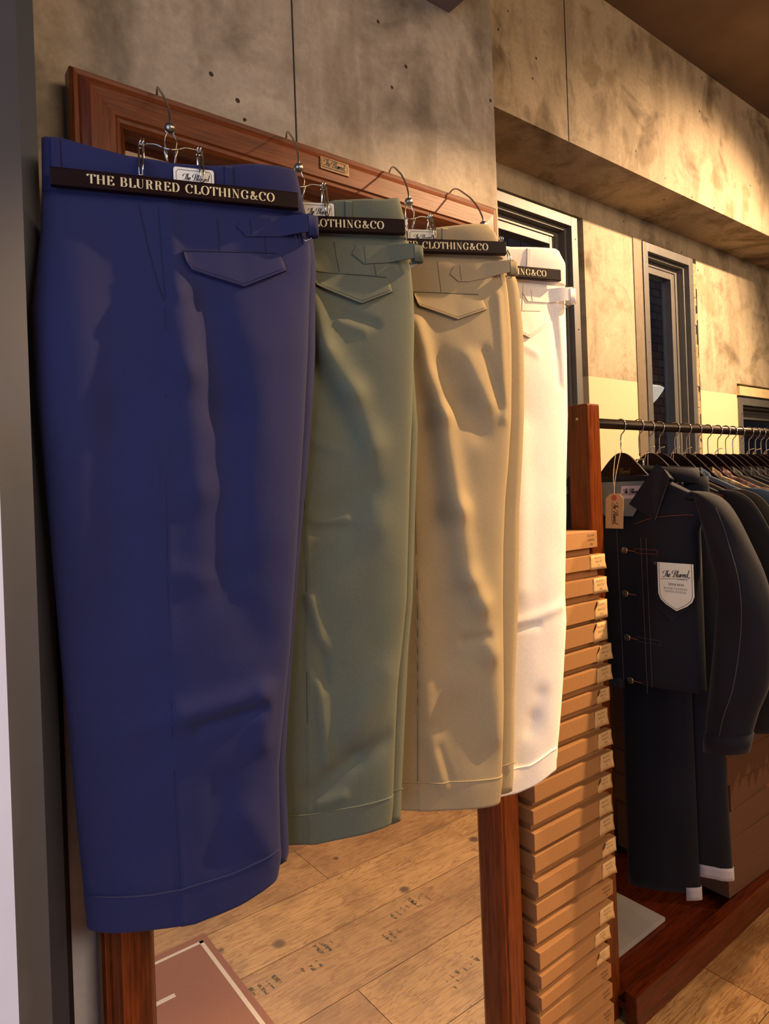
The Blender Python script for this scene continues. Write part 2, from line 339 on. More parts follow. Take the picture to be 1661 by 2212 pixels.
for y0, y1 in zip(edges_y, edges_y[1:]):
    js = next((v for kk, v in joints.items() if abs(kk[0]-y0) < .02), None)
    if js is None: js = [rr.uniform(-2, 0), rr.uniform(1, 3), rr.uniform(4, 6)]
    xs = [-2.6]+js+[9]
    for x0, x1 in zip(xs, xs[1:]):
        n = len(vs); g = .0009
        vs += [(x0+g, y0+g, 0), (x1-g, y0+g, 0), (x1-g, y1-g, 0), (x0+g, y1-g, 0)]; fs.append((n, n+1, n+2, n+3)); tones.append(rr.random())
        if abs(y0-.034) < .02: tones[-1] = .05
        if abs(y0-.284) < .02: tones[-1] = .55
        if abs(y0-.534) < .02: tones[-1] = .2 if x0 > 1 else .95
        if abs(y0-.784) < .02: tones[-1] = .1 if x0 < 1.8 else .7
n = len(vs); vs += [(-2.6, -3.8, -.004), (9, -3.8, -.004), (9, 2.0, -.004), (-2.6, 2.0, -.004), (-2.6, -3.8, -.05), (9, -3.8, -.05), (9, 2.0, -.05), (-2.6, 2.0, -.05)]
fs += [(n, n+1, n+2, n+3), (n+4, n+5, n+6, n+7), (n, n+1, n+5, n+4), (n+2, n+3, n+7, n+6), (n+1, n+2, n+6, n+5), (n, n+3, n+7, n+4)]; tones += [.9]*6
fl = struct(link('floor', vs, fs, FLOORM, recalc=False)); fl.data.materials.append(DARKM)
for p in list(fl.data.polygons)[-6:]: p.material_index = 1
for p in fl.data.polygons:
    if p.normal.z < 0 and p.index < len(fl.data.polygons)-6: p.flip()
a_ = fl.data.attributes.new('tone', 'FLOAT', 'FACE')
for i, t in enumerate(tones): a_.data[i].value = t
# worn stencilled letters on the boards
g = G(); rs = random.Random(11)
def fm(x, y): return Vector((x, y, .0006))
for (x, y, n, sz, dy) in ((.80, .33, 4, .045, 0), (.95, .36, 3, .03, .0), (1.03, .30, 3, .05, 0), (1.22, .40, 3, .035, 0), (1.30, .33, 5, .04, 0), (1.40, .31, 3, .045, 0), (1.24, .66, 4, .05, 0), (1.34, .65, 2, .04, 0), (1.05, .20, 0, .03, 0)):
    for i in range(n):
        xx = x+i*.024; L = sz*1.4*rs.uniform(.4, 1); wdt = rs.choice([.004, .009, .013])
        ribbon(g, [(xx, y), (xx+.004, y+L)], wdt, wdt, fm)
        if rs.random() < .5: ribbon(g, [(xx+wdt/2+.001, y+L*.5), (xx+.019-wdt/2, y+L*.5)], .005, .005, fm)
k = NT('worn_stencil_ink', .7); k.color(lin('3c3a30')); f_ = k.noise(k.coord(), 55, 4, .7)
k.l(k.math('MULTIPLY', k.math('GREATER_THAN', f_, .50), .72), k.b.inputs['Alpha']); STN = k.m
g.obj('stencil_lettering', STN, fl, recalc=False)

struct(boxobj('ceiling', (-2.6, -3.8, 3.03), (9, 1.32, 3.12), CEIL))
pier = struct(boxobj('wall_left', (.19, 1.06, 0), (1.185, 1.36, 3.03), CONC))
boxobj('panel_joint', (.638, 1.0588, 0), (.6405, 1.061, 3.03), DARKM, parent=pier)
struct(boxobj('trim_1', (.85, .60, 2.463), (1.048, 1.06, 3.03), plain('grey_concrete_slab', '6d625c', .8, 0, .2, 8, .2)))
bm_ = struct(boxobj('trim_2', (1.185, 1.28, 2.485), (9, 1.62, 3.03), BEAMM))
boxobj('panel_joint', (1.775, 1.2788, 2.486), (1.778, 1.281, 3.03), DARKM, parent=bm_)
# window wall with openings (built from blocks of one mesh)
g = G(); Y0, Y1 = 1.5, 1.62
for a, b in (((1.185, Y0, 2.40), (9, Y1, 2.486)), ((2.15, Y0, 0), (2.482, Y1, 2.40)), ((3.0, Y0, 0), (3.36, Y1, 2.40)), ((3.36, Y0, 1.86), (9, Y1, 2.40)),
             ((1.185, Y0, 0), (2.15, Y1, .55)), ((2.482, Y0, 0), (3.0, Y1, .55)), ((3.36, Y0, 0), (9, Y1, .9)), ((4.6, Y0, .9), (9, Y1, 1.86)), ((1.185, 1.36, 0), (1.2, Y1, 2.40))): g.box(a, b)
struct(g.obj('wall_back', CONC_W))
# broken render strip beside the second window
rs = random.Random(5); g = G(); zz = 2.375
while zz > .6:
    h = rs.uniform(.02, .06); g.box((2.955, 1.497-rs.uniform(0, .006), zz-h), (2.972+rs.uniform(0, .022), 1.52, zz), .003); zz -= h*.9
struct(g.obj('trim_3', plain('rough_render', 'a08c6a', .9, 0, .35, 60, .6)))
WG = 0
def window(n, x0, x1, z0, z1, yy=1.49, fw=.036):
    fr = G()
    def ring(x0, x1, z0, z1, w, ya, yb):
        fr.box((x0, ya, z0), (x0+w, yb, z1), .0015).box((x1-w, ya, z0), (x1, yb, z1), .0015).box((x0+w, ya, z1-w), (x1-w, yb, z1), .0015).box((x0+w, ya, z0), (x1-w, yb, z0+w), .0015)
    ring(x0, x1, z0, z1, fw, yy, yy+.045); ring(x0+fw, x1-fw, z0+fw, z1-fw, .012, yy+.022, yy+.075); ring(x0+fw+.03, x1-fw-.03, z0+fw+.03, z1-fw-.03, .03, yy+.055, yy+.1)
    ring(x0+fw+.011, x1-fw-.011, z0+fw+.011, z1-fw-.011, .02, yy+.05, yy+.12)
    o = struct(fr.obj('window_%d' % n, ALU))
    boxobj('window_pane', (x0+fw+.05, yy+.083, z0+fw+.05), (x1-fw-.05, yy+.087, z1-fw-.05), GLASS, parent=o)
    s = G()
    for zz in [z0+.08+i*(z1-z0-.16)/5 for i in range(6)]:
        for xx in (x0+fw*.55, x1-fw*.4): s.lathe([(.003, 0), (.003, .0012), (.001, .002)], (xx, yy, zz), 8, Matrix.Rotation(R(90), 3, 'X'))
    s.obj('rivet', STEEL, o); return o
window(1, 1.2, 2.10, .55, 2.385); window(2, 2.545, 2.953, .55, 2.392); window(3, 3.36, 4.4, .9, 1.79)
boxobj('window_reveal', (2.482, 1.496, .55), (2.545, 1.53, 2.40), plain('window_reveal_metal', '8a7c68', .5, .3, .1), parent=bpy.data.objects['window_2'])
struct(boxobj('trim_4', (3.355, 1.485, 1.80), (4.5, 1.51, 1.845), plain('cream_lintel', 'd8be8c', .7)))
# outside, beyond the glass
k = NT('dark_brick', .8); br = k.n('ShaderNodeTexBrick'); br.inputs['Scale'].default_value = 4.2; br.inputs['Color1'].default_value = lin('5a3426'); br.inputs['Color2'].default_value = lin('6e5644'); br.inputs['Mortar'].default_value = lin('2a201c')
mp = k.n('ShaderNodeMapping'); tc = k.n('ShaderNodeTexCoord'); mp.inputs['Rotation'].default_value = (R(90), 0, 0); k.l(tc.outputs['Object'], mp.inputs[0]); k.l(mp.outputs[0], br.inputs[0]); k.color(br.outputs[0])
struct(boxobj('wall_outside', (1.0, 2.7, -.05), (9, 2.85, 3.4), k.m))
struct(boxobj('trim_5', (1.0, 1.62, -.05), (9, 2.72, -.02), DARKM))
OPAL = NT('opal_glass', .3); OPAL.color(lin('e0dace')); OPAL.b.inputs['Emission Color'].default_value = (1, .85, .65, 1); OPAL.b.inputs['Emission Strength'].default_value = .25
lm = empty('outdoor_wall_lamp', 'white glass bowl lamp seen outside through the narrow window', 'lamp', (3.70, 2.2, 1.9))
G().lathe([(.012, .085), (.03, .08), (.1, .062), (.118, .05), (.112, .035), (.08, -.01), (.05, -.04), (.02, -.06)], n=28).obj('lamp_shade', OPAL.m, lm, True)
spot('yard_lamp', (4.4, 1.75, 3.0), (3.9, 2.7, 1.4), 10, (1, .7, .45), 90, .8)  # unseen spot added to brighten the brick and bowl outside
G().tube([(0, 0, .08), (0, .12, .14), (0, .5, .14)], .008).obj('bracket', DARKM, lm, True)
# other walls of the room
struct(boxobj('wall_right', (8.9, -3.8, 0), (9, 1.62, 3.03), CONC)); struct(boxobj('wall_front', (-2.6, -3.8, 0), (9, -3.7, 3.03), plain('far_wall_paint', '86807c', .8, 0, .1, 3)))
# left side: painted steel door frame in front of the mirror, daylight side
g = G()
fr = struct(G().prism([(.02, .90), (.115, .93), (.115, .915), (.157, .93), (.157, .985), (.163, 1.0), (.190, 1.0), (.190, 1.058), (.02, 1.058)], lambda x, y, t: Vector((x, y, 3.03*t))).obj('door_1', SLATE))
weighted(fr)
struct(boxobj('wall_side', (-2.6, 1.0, 0), (.02, 1.1, 3.03), plain('pale_render', 'c3cbe0', .8, 0, .05, 8)))
struct(boxobj('trim_6', (.02, .885, 0), (.1145, .929, 1.5), plain('pale_render', 'c3cbe0')))
struct(boxobj('trim_7', (.187, 1.045, 0), (.205, 1.06, 1.35), DARKM))  # dark strip paints in the shaded gap left of the wall edge
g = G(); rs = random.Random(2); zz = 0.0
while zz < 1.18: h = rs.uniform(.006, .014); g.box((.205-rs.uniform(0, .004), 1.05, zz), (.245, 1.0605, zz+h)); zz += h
struct(g.obj('trim_8', plain('white_render_edge', 'c9cfdc', .85, 0, .08, 60)))  # pale strip paints in blue daylight beside the rough plaster shadow edge
struct(boxobj('wall_entrance', (-2.6, -3.8, 0), (-2.5, 1.0, 3.03), plain('pale_render', 'c3cbe0')))

# ------------------------------------------------------------------ mirror
mir = empty('standing_mirror', 'tall standing mirror in a moulded brown oak frame with hangers hooked over its top', 'mirror', (.68, 1.0, 0))
X0, X1, Z1, YF = .237-.68, 1.127-.68, 2.026, .0
PROF = [(0, .040), (0, .014), (.004, .009), (.010, .010), (.013, .007), (.020, .003), (.024, 0), (.058, 0), (.061, .003), (.066, .004), (.071, .009), (.074, .016), (.076, .018), (.076, .041)]
def rail(p0, p1, inward, name, m):
    p0, p1, n = Vector(p0), Vector(p1), Vector(inward); d = (p1-p0).normalized(); g = G(); vs = []
    for w_, dep in PROF:
        vs += [p0+d*w_+n*w_+Vector((0, dep, 0)), p1-d*w_+n*w_+Vector((0, dep, 0))]
    k_ = len(PROF); g.add(vs, [(2*i, 2*i+1, 2*i+3, 2*i+2) for i in range(k_-1)]+[(0, 1, 2*k_-1, 2*k_-2)])
    o = g.obj(name, m, mir); return o
rail((X0, 0, Z1), (X1, 0, Z1), (0, 0, -1), 'top_rail', OAK_X); rail((X0, 0, .03), (X1, 0, .03), (0, 0, 1), 'bottom_rail', OAK_X)
rail((X0, 0, .03), (X0, 0, Z1), (1, 0, 0), 'stile', OAK_Z); rail((X1, 0, .03), (X1, 0, Z1), (-1, 0, 0), 'stile', OAK_Z)
G().box((X0+.07, .040, .1), (X1-.07, .0415, Z1-.07)).obj('mirror_glass', MIRR, mir)
G().box((X0+.004, .0415, .034), (X1-.004, .046, Z1-.004)).obj('back_board', plain('mirror_back', '1c1412', .8), mir)
for x in (X0+.06, X1-.06): G().box((x-.03, -.03, 0), (x+.03, .05, .03), .004).obj('foot', OAK_X, mir)
pl = G().box((.650-.68, -.0022, 1.983), (.712-.68, .0002, 2.006), .0006).obj('name_plate', BRASS, mir); pl['label'] = 'small engraved metal name plate'
g = G(); P3 = lambda x, y: Vector((.655-.68+x, -.0026, 1.991+y)); script(g, P3, .05, bold=1.6)
for q in ([(.0, -.004), (.052, -.004)], [(.0, .012), (.052, .012)], [(-.002, -.002), (-.002, .010)], [(.054, -.002), (.054, .010)]): ribbon(g, q, .0006, .0006, P3)
g.obj('lettering', plain('engraved_dark', '2c1c12', .6), pl, recalc=False)

# ------------------------------------------------------------------ trousers and their hangers
NAVY_L = [(-0.1741, 1.8807), (-0.1755, 1.8192), (-0.1792, 1.7576), (-0.1941, 1.6528), (-0.1926, 1.5323), (-0.187, 1.4518), (-0.1817, 1.3624), (-0.1746, 1.2081), (-0.1674, 1.0887), (-0.1611, 0.9584), (-0.1554, 0.8586), (-0.1523, 0.8164)]
NAVY_R = [(0.1656, 1.8749), (0.1726, 1.8364), (0.1797, 1.8027), (0.1833, 1.7477), (0.1784, 1.6921), (0.1732, 1.6092), (0.1648, 1.5127), (0.1581, 1.4442), (0.1448, 1.3079), (0.1309, 1.1729), (0.1143, 1.053), (0.1076, 1.0001), (0.1065, 0.9328), (0.1063, 0.8721), (0.1022, 0.8528), (0.0973, 0.829)]
T = {}
T['navy'] = dict(C=(.351, .90), ang=-19.5, zb=1.823, px=.339, L=NAVY_L, R=NAVY_R,
  top=[(-0.18, 1.8807), (-0.1491, 1.879), (-0.1124, 1.8699), (-0.0688, 1.8626), (-0.0298, 1.8609), (-0.0102, 1.8593), (0.0452, 1.8618), (0.0978, 1.8718), (0.1382, 1.8752), (0.1656, 1.8749)],
  hem=[(-0.1523, 0.8346), (-0.1165, 0.8291), (-0.0709, 0.8247), (-0.0172, 0.8198), (0.0442, 0.8301), (0.098, 0.8467)],
  cuff=[(-0.1508, 0.8806), (-0.1149, 0.8754), (-0.0693, 0.8705), (-0.0329, 0.8698), (0.0332, 0.8747), (0.0988, 0.8892)],
  seam=[(-0.0262, 1.6621), (-0.0308, 1.5104), (-0.034, 1.3844), (-0.036, 1.2585), (-0.0368, 1.1326), (-0.0363, 1.0066), (-0.0348, 0.9118), (-0.0339, 0.822)],
  pocket=[(-0.0556, 1.7989), (-0.0445, 1.7365), (-0.0353, 1.6932), (-0.0267, 1.6653)], pocket2=[(-0.0306, 1.8), (-0.0282, 1.7252), (-0.0254, 1.6685)],
  fu=[(-0.0001, 1.739), (0.1301, 1.7473), (0.1379, 1.7426), (0.1432, 1.7232)], fl=[(-0.0001, 1.739), (0.003, 1.7253), (0.0111, 1.712), (0.0802, 1.6928), (0.1432, 1.7232)],
  su=[(0.0743, 1.783), (0.0804, 1.7925), (0.1336, 1.8014), (0.1842, 1.8078)], sl=[(0.0743, 1.783), (0.0806, 1.7769), (0.0881, 1.769), (0.1326, 1.7734), (0.1842, 1.782)],
  card=[(-0.0092, 1.855), (0.0449, 1.8554), (0.0459, 1.8287), (-0.0064, 1.8283)], loops=[(.059, .0727), (-.163, -.1497)], darts=[[(0.0478, 1.7924), (0.0501, 1.7430)], [(0.1138, 1.7821), (0.1149, 1.7476)]],
  folds=[(-.017, 1.80, -.009, 1.676, .004, .011), (-.009, 1.676, 0, 1.574, .007, .016), (0, 1.574, .010, 1.41, .006, .018), (.01, 1.41, .011, 1.286, .003, .02), (.03, 1.66, .05, 1.52, -.008, .018), (.05, 1.52, .035, 1.28, -.006, .018), (.09, 1.60, .10, 1.35, .004, .03),
    (-.088, 1.74, -.088, 1.51, -.006, .022), (-.088, 1.51, -.113, 1.296, -.006, .022), (-.15, 1.72, -.135, 1.30, .005, .03), (-.05, 1.5, -.06, 1.2, .004, .02), (-.075, 1.35, -.06, 1.05, -.004, .022), (-.12, 1.25, -.10, .95, -.004, .03), (-.02, 1.105, .08, 1.12, .007, .012), (0, 1.085, .085, 1.098, -.007, .009), (.092, 1.12, .085, 1.05, .006, .012), (-.09, 1.09, -.04, 1.10, .003, .012),
    (.05, 1.28, .075, 1.2, -.004, .02), (.06, .95, .09, .9, .004, .015), (-.03, 1.30, .06, 1.27, .003, .012), (.02, 1.0, .015, .9, -.003, .015)])
T['green'] = dict(C=(.547, .90), ang=-27, zb=1.819, px=.545,
  R=[(0.1595, 1.8716), (0.1662, 1.8431), (0.1737, 1.7752), (0.1776, 1.7147), (0.1775, 1.6692), (0.1731, 1.5934), (0.1679, 1.5178), (0.162, 1.4423), (0.1547, 1.3292), (0.1474, 1.2164), (0.1379, 1.1493), (0.1278, 1.0825), (0.1225, 1.0229), (0.118, 0.9633), (0.1131, 0.8941), (0.1068, 0.8485)],
  R2=[(.17, 1.8), (.180, 1.5), (0.1600, 1.2112), (0.1500, 1.1342), (0.1400, 1.0189), (0.1300, 0.9), (0.127, 0.854)], hem2=.852,
  top=[(-.18, 1.875), (-.1, 1.862), (0.0237, 1.8507), (0.0521, 1.8586), (0.111, 1.8641), (0.1385, 1.8661), (0.1595, 1.8716)], hem=[(-.17, .872), (-0.0675, 0.8631), (-0.0135, 0.8579), (0.1015, 0.8642)], cuff=[(-.17, .915), (-0.0667, 0.906), (-0.026, 0.9044), (0.1061, 0.9088)],
  seam=[(-.012, 1.5), (-0.0137, 1.3024), (-0.0189, 1.1589), (-0.022, 1.0155), (-0.0254, 0.901), (-0.0257, 0.8583)],
  fu=[(0.005, 1.7455), (0.1303, 1.7394), (0.1361, 1.7344), (0.1399, 1.7162)], fl=[(0.005, 1.7455), (0.018, 1.7223), (0.088, 1.6948), (0.1399, 1.7162)],
  su=[(0.0774, 1.7771), (0.0854, 1.7921), (0.1373, 1.7938), (0.1842, 1.7938)], sl=[(0.0774, 1.7771), (0.0962, 1.7614), (0.1363, 1.7655), (0.1842, 1.7713)],
  card=[(-0.003, 1.8527), (0.0499, 1.8518), (0.0519, 1.8257), (0.0005, 1.8261)], loops=[(.0673, .0803)], darts=[[(0.0491, 1.796), (0.0555, 1.7473)], [(.112, 1.765), (.115, 1.742)]],
  folds=[(.0, 1.74, .026, 1.619, .008, .012), (.026, 1.619, .067, 1.553, .008, .014), (.067, 1.553, .095, 1.47, .006, .016), (.095, 1.47, .1, 1.35, .005, .02), (-.01, 1.7, .005, 1.6, -.008, .012), (.02, 1.57, .06, 1.49, -.007, .014), (.057, 1.68, .11, 1.662, -.005, .006), (.05, 1.665, .09, 1.65, .004, .006),
    (0, 1.482, .05, 1.46, .003, .009), (0, 1.342, .06, 1.342, -.004, .008), (.0, 1.356, .05, 1.356, .004, .008), (.09, 1.40, .03, 1.37, -.005, .018), (-.01, 1.237, .007, 1.16, .006, .009), (.005, 1.16, .008, 1.1, -.005, .008), (.0, 1.10, .006, .98, .005, .01), (-.015, .935, .05, .98, -.006, .012), (.05, .98, .11, 1.0, -.004, .012), (-.008, .918, .03, .925, .005, .008), (.04, 1.25, .1, 1.3, .004, .03), (.05, 1.03, .11, 1.10, .005, .02)])
T['khaki'] = dict(C=(.785, .90), ang=-27, zb=1.831, px=.772,
  R=[(0.1408, 1.8781), (0.152, 1.8656), (0.1656, 1.8189), (0.1729, 1.7504), (0.1757, 1.6816), (0.1739, 1.6129), (0.1697, 1.527), (0.161, 1.4413), (0.152, 1.373), (0.1451, 1.2877), (0.1403, 1.1854), (0.1356, 1.0148), (0.1305, 0.9299), (0.1258, 0.8536), (0.1177, 0.8059)],
  R2=[(.165, 1.86), (0.1986, 1.7773), (0.2046, 1.6891), (0.2037, 1.6183), (0.2003, 1.53), (0.1931, 1.4418), (0.1842, 1.3539), (0.1755, 1.1782), (0.1604, 1.0035), (0.1541, 0.8637), (0.1498, 0.8247)], hem2=.825,
  top=[(-.18, 1.88), (-0.0064, 1.8575), (0.0406, 1.8659), (0.1157, 1.8763), (0.1408, 1.8781)], hem=[(-.17, .85), (-0.0754, 0.8401), (-0.02, 0.8315), (0.1071, 0.8213)], cuff=[(-.17, .898), (-0.0728, 0.8882), (-0.0164, 0.8815), (0.1142, 0.8695)],
  seam=[(-.024, 1.4), (-0.0286, 1.2081), (-0.0333, 1.0364), (-0.0383, 0.8814), (-0.0394, 0.832)],
  fu=[(-0.0125, 1.7496), (0.1103, 1.747), (0.1179, 1.7405), (0.1241, 1.7206)], fl=[(-0.0125, 1.7496), (-0.0041, 1.7244), (0.0662, 1.7), (0.1241, 1.7206)],
  su=[(0.0585, 1.7857), (0.0687, 1.8027), (0.1188, 1.8066), (0.178, 1.8113)], sl=[(0.0585, 1.7857), (0.0745, 1.7719), (0.0946, 1.7723), (0.1266, 1.7798), (0.178, 1.7909)],
  card=[(-0.0184, 1.8607), (0.032, 1.8617), (0.0363, 1.8365), (-0.0159, 1.8348)], loops=[(.0443, .058)], darts=[[(0.0364, 1.8082), (0.0404, 1.750)]],
  folds=[(-.012, 1.69, .0275, 1.527, .010, .012), (.0275, 1.527, .051, 1.36, .011, .014), (.051, 1.36, .068, 1.235, .010, .015), (.068, 1.235, .09, 1.19, .008, .014), (.09, 1.19, .105, 1.10, .008, .016), (.105, 1.10, .12, .95, .006, .018), (0, 1.55, .015, 1.35, -.008, .016), (.015, 1.35, .03, 1.1, -.006, .02),
    (.03, 1.62, .07, 1.55, -.007, .016), (.07, 1.55, .10, 1.50, -.006, .016), (.08, 1.63, .115, 1.55, .006, .012), (.115, 1.643, .145, 1.542, -.006, .01), (.15, 1.75, .152, 1.52, .005, .009), (-.025, 1.24, -.015, 1.0, .004, .012), (-.012, .96, .006, .885, .005, .012), (.003, .94, .02, .88, -.004, .008), (.05, 1.0, .08, .92, -.004, .025), (.055, 1.125, .1, 1.13, -.006, .009)])
T['white'] = dict(C=(.958, .90), ang=-18, zb=1.819, px=.963,
  R=[(0.1772, 1.8723), (0.1898, 1.8523), (0.188, 1.7853), (0.1831, 1.6705), (0.1785, 1.5368), (0.1703, 1.3465), (0.1596, 1.1762), (0.1605, 1.1192), (0.1494, 1.0162), (0.134, 0.9144), (0.125, 0.8593), (0.1217, 0.8082)],
  top=[(-.18, 1.875), (0.0546, 1.8683), (0.1134, 1.8734), (0.1629, 1.8768), (0.1772, 1.8723)], hem=[(-.17, .82), (-0.0171, 0.8033), (0.0184, 0.8028), (0.0602, 0.8103), (0.1021, 0.8236), (.122, .826)], cuff=[(-.17, .865), (0.003, 0.8485), (0.0514, 0.8508), (0.104, 0.8681)],
  seam=[(-.03, 1.6), (-.04, .83)],
  fu=[(0.0373, 1.7424), (0.1188, 1.7455), (0.1273, 1.7423), (0.1339, 1.7224)], fl=[(0.0373, 1.7424), (0.0408, 1.7077), (0.0847, 1.6898), (0.1339, 1.7224)],
  su=[(0.0808, 1.7833), (0.0885, 1.7893), (0.1349, 1.7943), (0.193, 1.7986)], sl=[(0.0808, 1.7833), (0.0917, 1.7655), (0.1337, 1.7662), (0.193, 1.772)],
  card=None, loops=[(.0897, .0988)], darts=[[(0.0839, 1.7986), (0.0765, 1.7467)]],
  folds=[(.03, 1.122, .08, 1.122, -.003, .006), (.03, 1.132, .14, 1.153, .004, .01), (.061, .935, .02, .86, -.004, .014), (.08, .98, .06, .92, -.004, .014), (.149, 1.76, .155, 1.6, -.004, .008), (.165, 1.76, .17, 1.6, .004, .008), (.06, 1.68, .1, 1.66, .003, .008), (.05, 1.5, .04, 1.2, .004, .02)])
def wn(z): return interp(NAVY_R, z, 1, 0)-interp(NAVY_L, z, 1, 0)
def seg_d(px, pz, f):
    ax, az, bx, bz = f[:4]; dx, dz = bx-ax, bz-az; t = max(0, min(1, ((px-ax)*dx+(pz-az)*dz)/(dx*dx+dz*dz+1e-9)))
    return math.hypot(px-ax-dx*t, pz-az-dz*t), t
for _t in T.values(): _t['folds'] = [(a, b, c, d, e*1.3, f*1.45) if f >= .0115 else (a, b, c, d, e, f) for a, b, c, d, e, f in _t['folds']]
COLS = {'navy': ('navy_gabardine', '23264f'), 'green': ('sage_green_twill', '5f6353'), 'khaki': ('khaki_twill', 'a08e6c'), 'white': ('off_white_twill', 'f3ebdf')}
LBL = {'navy': 'navy blue wide trousers with turn-ups, nearest of those hung on the mirror', 'green': 'sage green trousers hanging between the navy and the khaki pairs',
       'khaki': 'khaki beige trousers with turn-ups hanging between the green and white pairs', 'white': 'off-white trousers hanging farthest right on the mirror'}
def make_trousers(key):
    t = T[key]; D = Vector((math.cos(R(t['ang'])), math.sin(R(t['ang'])), 0)); N = Vector((D.y, -D.x, 0))
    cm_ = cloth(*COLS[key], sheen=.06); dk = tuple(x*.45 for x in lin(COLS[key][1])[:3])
    seamm = NT(COLS[key][0]+'_seam', .9); seamm.color(dk+(1,)); seamm = seamm.m  # darkened cloth tone paints the shadow along seams; stitching shares it
    root = empty('trousers', LBL[key], 'trousers', (t['C'][0], t['C'][1], 0), R(t['ang']), 'trousers hung on the mirror frame')
    zb = t['zb']
    def Rz(z): return interp(t['R'], z, 1, 0)
    def Lz(z): return interp(t['L'], z, 1, 0) if 'L' in t else Rz(z)-wn(z)
    def thick(z):
        if z > zb: return .0085+.006*sstep(zb, 1.87, z)
        return .0085+.0185*sstep(zb-.02, 1.62, z) if False else .0085+(.020*(1-sstep(1.60, zb-.012, z)))*(1-.25*(1-sstep(.82, 1.2, z)))
    def surf(s, z, off=0):     # front surface, local: x along bar, y toward wall
        L, R_ = Lz(z), Rz(z); u = max(0, min(1, (s-L)/(R_-L))); e = max(0, 1-abs(2*u-1)**3.2)**.5
        d = thick(z)*e
        for f in t['folds']:
            dd, tt = seg_d(s, z, f)
            if dd < f[5]*3: d += f[4]*math.exp(-(dd/f[5])**2)*min(1, e*1.6)
        d += .0012*noise.noise(Vector((s*22, z*13, len(key))))*e
        if t.get('seam') and z < 1.66:
            ss = interp(t['seam'], z, 1, 0); d += .0016*math.exp(-max(0, s-ss)/.012)*(1 if s > ss else 0)
        return Vector((s, -(d+off), z))
    NU, NV = 84, 170
    def sheet(ztop, zbot, nv, off, L0=None, R0=None):
        vs = []
        for j in range(nv+1):
            v = j/nv
            for i in range(NU+1):
                u = i/NU; zz = ztop(0)*(1-v)+zbot(0)*v
                s = Lz(zz)+(Rz(zz)-Lz(zz))*u; z = ztop(s)*(1-v)+zbot(s)*v
                s = Lz(z)+(Rz(z)-Lz(z))*u; vs.append(surf(s, z, off))
        return vs
    def tubeify(vs, nv, back):
        n = len(vs); w_ = NU+1; bv = []
        for j in range(nv+1):
            for i in range(w_):
                p = vs[j*w_+i]; u = i/NU; e = max(0, 1-abs(2*u-1)**3)**.5; bv.append(Vector((p.x, back*thick(p.z)*e+.0005, p.z)))
        fs = []
        for j in range(nv):
            for i in range(NU):
                a = j*w_+i; fs += [(a, a+1, a+w_+1, a+w_), (n+a+1, n+a, n+a+w_, n+a+w_+1)]
            a = j*w_; fs.append((n+a, a, a+w_, n+a+w_)); a = j*w_+NU; fs.append((a, n+a, n+a+w_, a+w_))
        for i in range(NU): fs.append((n+i, n+i+1, i+1, i)); a = nv*w_+i; fs.append((a, a+1, n+a+1, n+a))
        return vs+bv, fs
    topf = lambda s: interp(t['top'], s); hemf = lambda s: interp(t['hem'], s); cuf = lambda s: interp(t['cuff'], s)
    vs, fs = tubeify(sheet(topf, hemf, NV, 0), NV, .45); link('near_leg', vs, fs, cm_, root, True)
    # waistband and turn-up: thin layers over the leg
    vs, fs = tubeify(sheet(lambda s: topf(s)+.001, lambda s: zb-.012, 14, .0022), 14, .5); link('waistband', vs, fs, cm_, root, True)
    vs, fs = tubeify(sheet(cuf, lambda s: hemf(s)-.001, 14, .0026), 14, .62); o = link('turn_up', vs, fs, cm_, root, True)
    pts = [surf(s, cuf(s)-.0004, .0030) for s in [Lz(.87)+.004+(Rz(.87)-Lz(.87)-.008)*i/60 for i in range(61)]]
    G().tube(pts, .0009, 6).obj('turn_up_edge', cm_, o, True)
    # far leg, behind
    R2 = t.get('R2') or [(s+.010+.004*math.sin(z*9), z) for s, z in t['R']]; h2 = t.get('hem2', hemf(.1)+.006); vs = []; nv = 60
    for j in range(nv+1):
        z = 1.80*(1-j/nv)+h2*j/nv; r_ = interp(R2, z, 1, 0); l_ = Lz(z)+.012
        for i in range(31):
            u = i/30; e = max(0, 1-abs(2*u-1)**4)**.5; y = .0125+.004*math.sin(u*9+z*3)*e
            vs.append(Vector((l_+(r_-l_)*u, min(y, .016)-.007*e, z+(0 if j < nv else .004*u))))
    n = len(vs); vs += [Vector((v.x, v.y+.009, v.z)) for v in vs]; fs = []
    for j in range(nv):
        for i in range(30):
            a = j*31+i; fs += [(a, a+1, a+32, a+31), (n+a+1, n+a, n+a+31, n+a+32)]
        a = j*31; fs.append((n+a, a, a+31, n+a+31)); a += 30; fs.append((a, n+a, n+a+31, a+31))
    for i in range(30): fs += [(n+i, n+i+1, i+1, i), (nv*31+i, nv*31+i+1, n+nv*31+i+1, n+nv*31+i)]
    far = link('far_leg', vs, fs, cm_, root, True)
    r_ = interp(R2, h2+.045, 1, 0)
    if 'R2' in t: g = G(); g.tube([(r_-.07+.0717*i/12, .0058-.001*i/12, h2+.048+.001*i) for i in range(13)], .0012, 6)
    if 'R2' in t: g.obj('turn_up_edge', cm_, far, True)
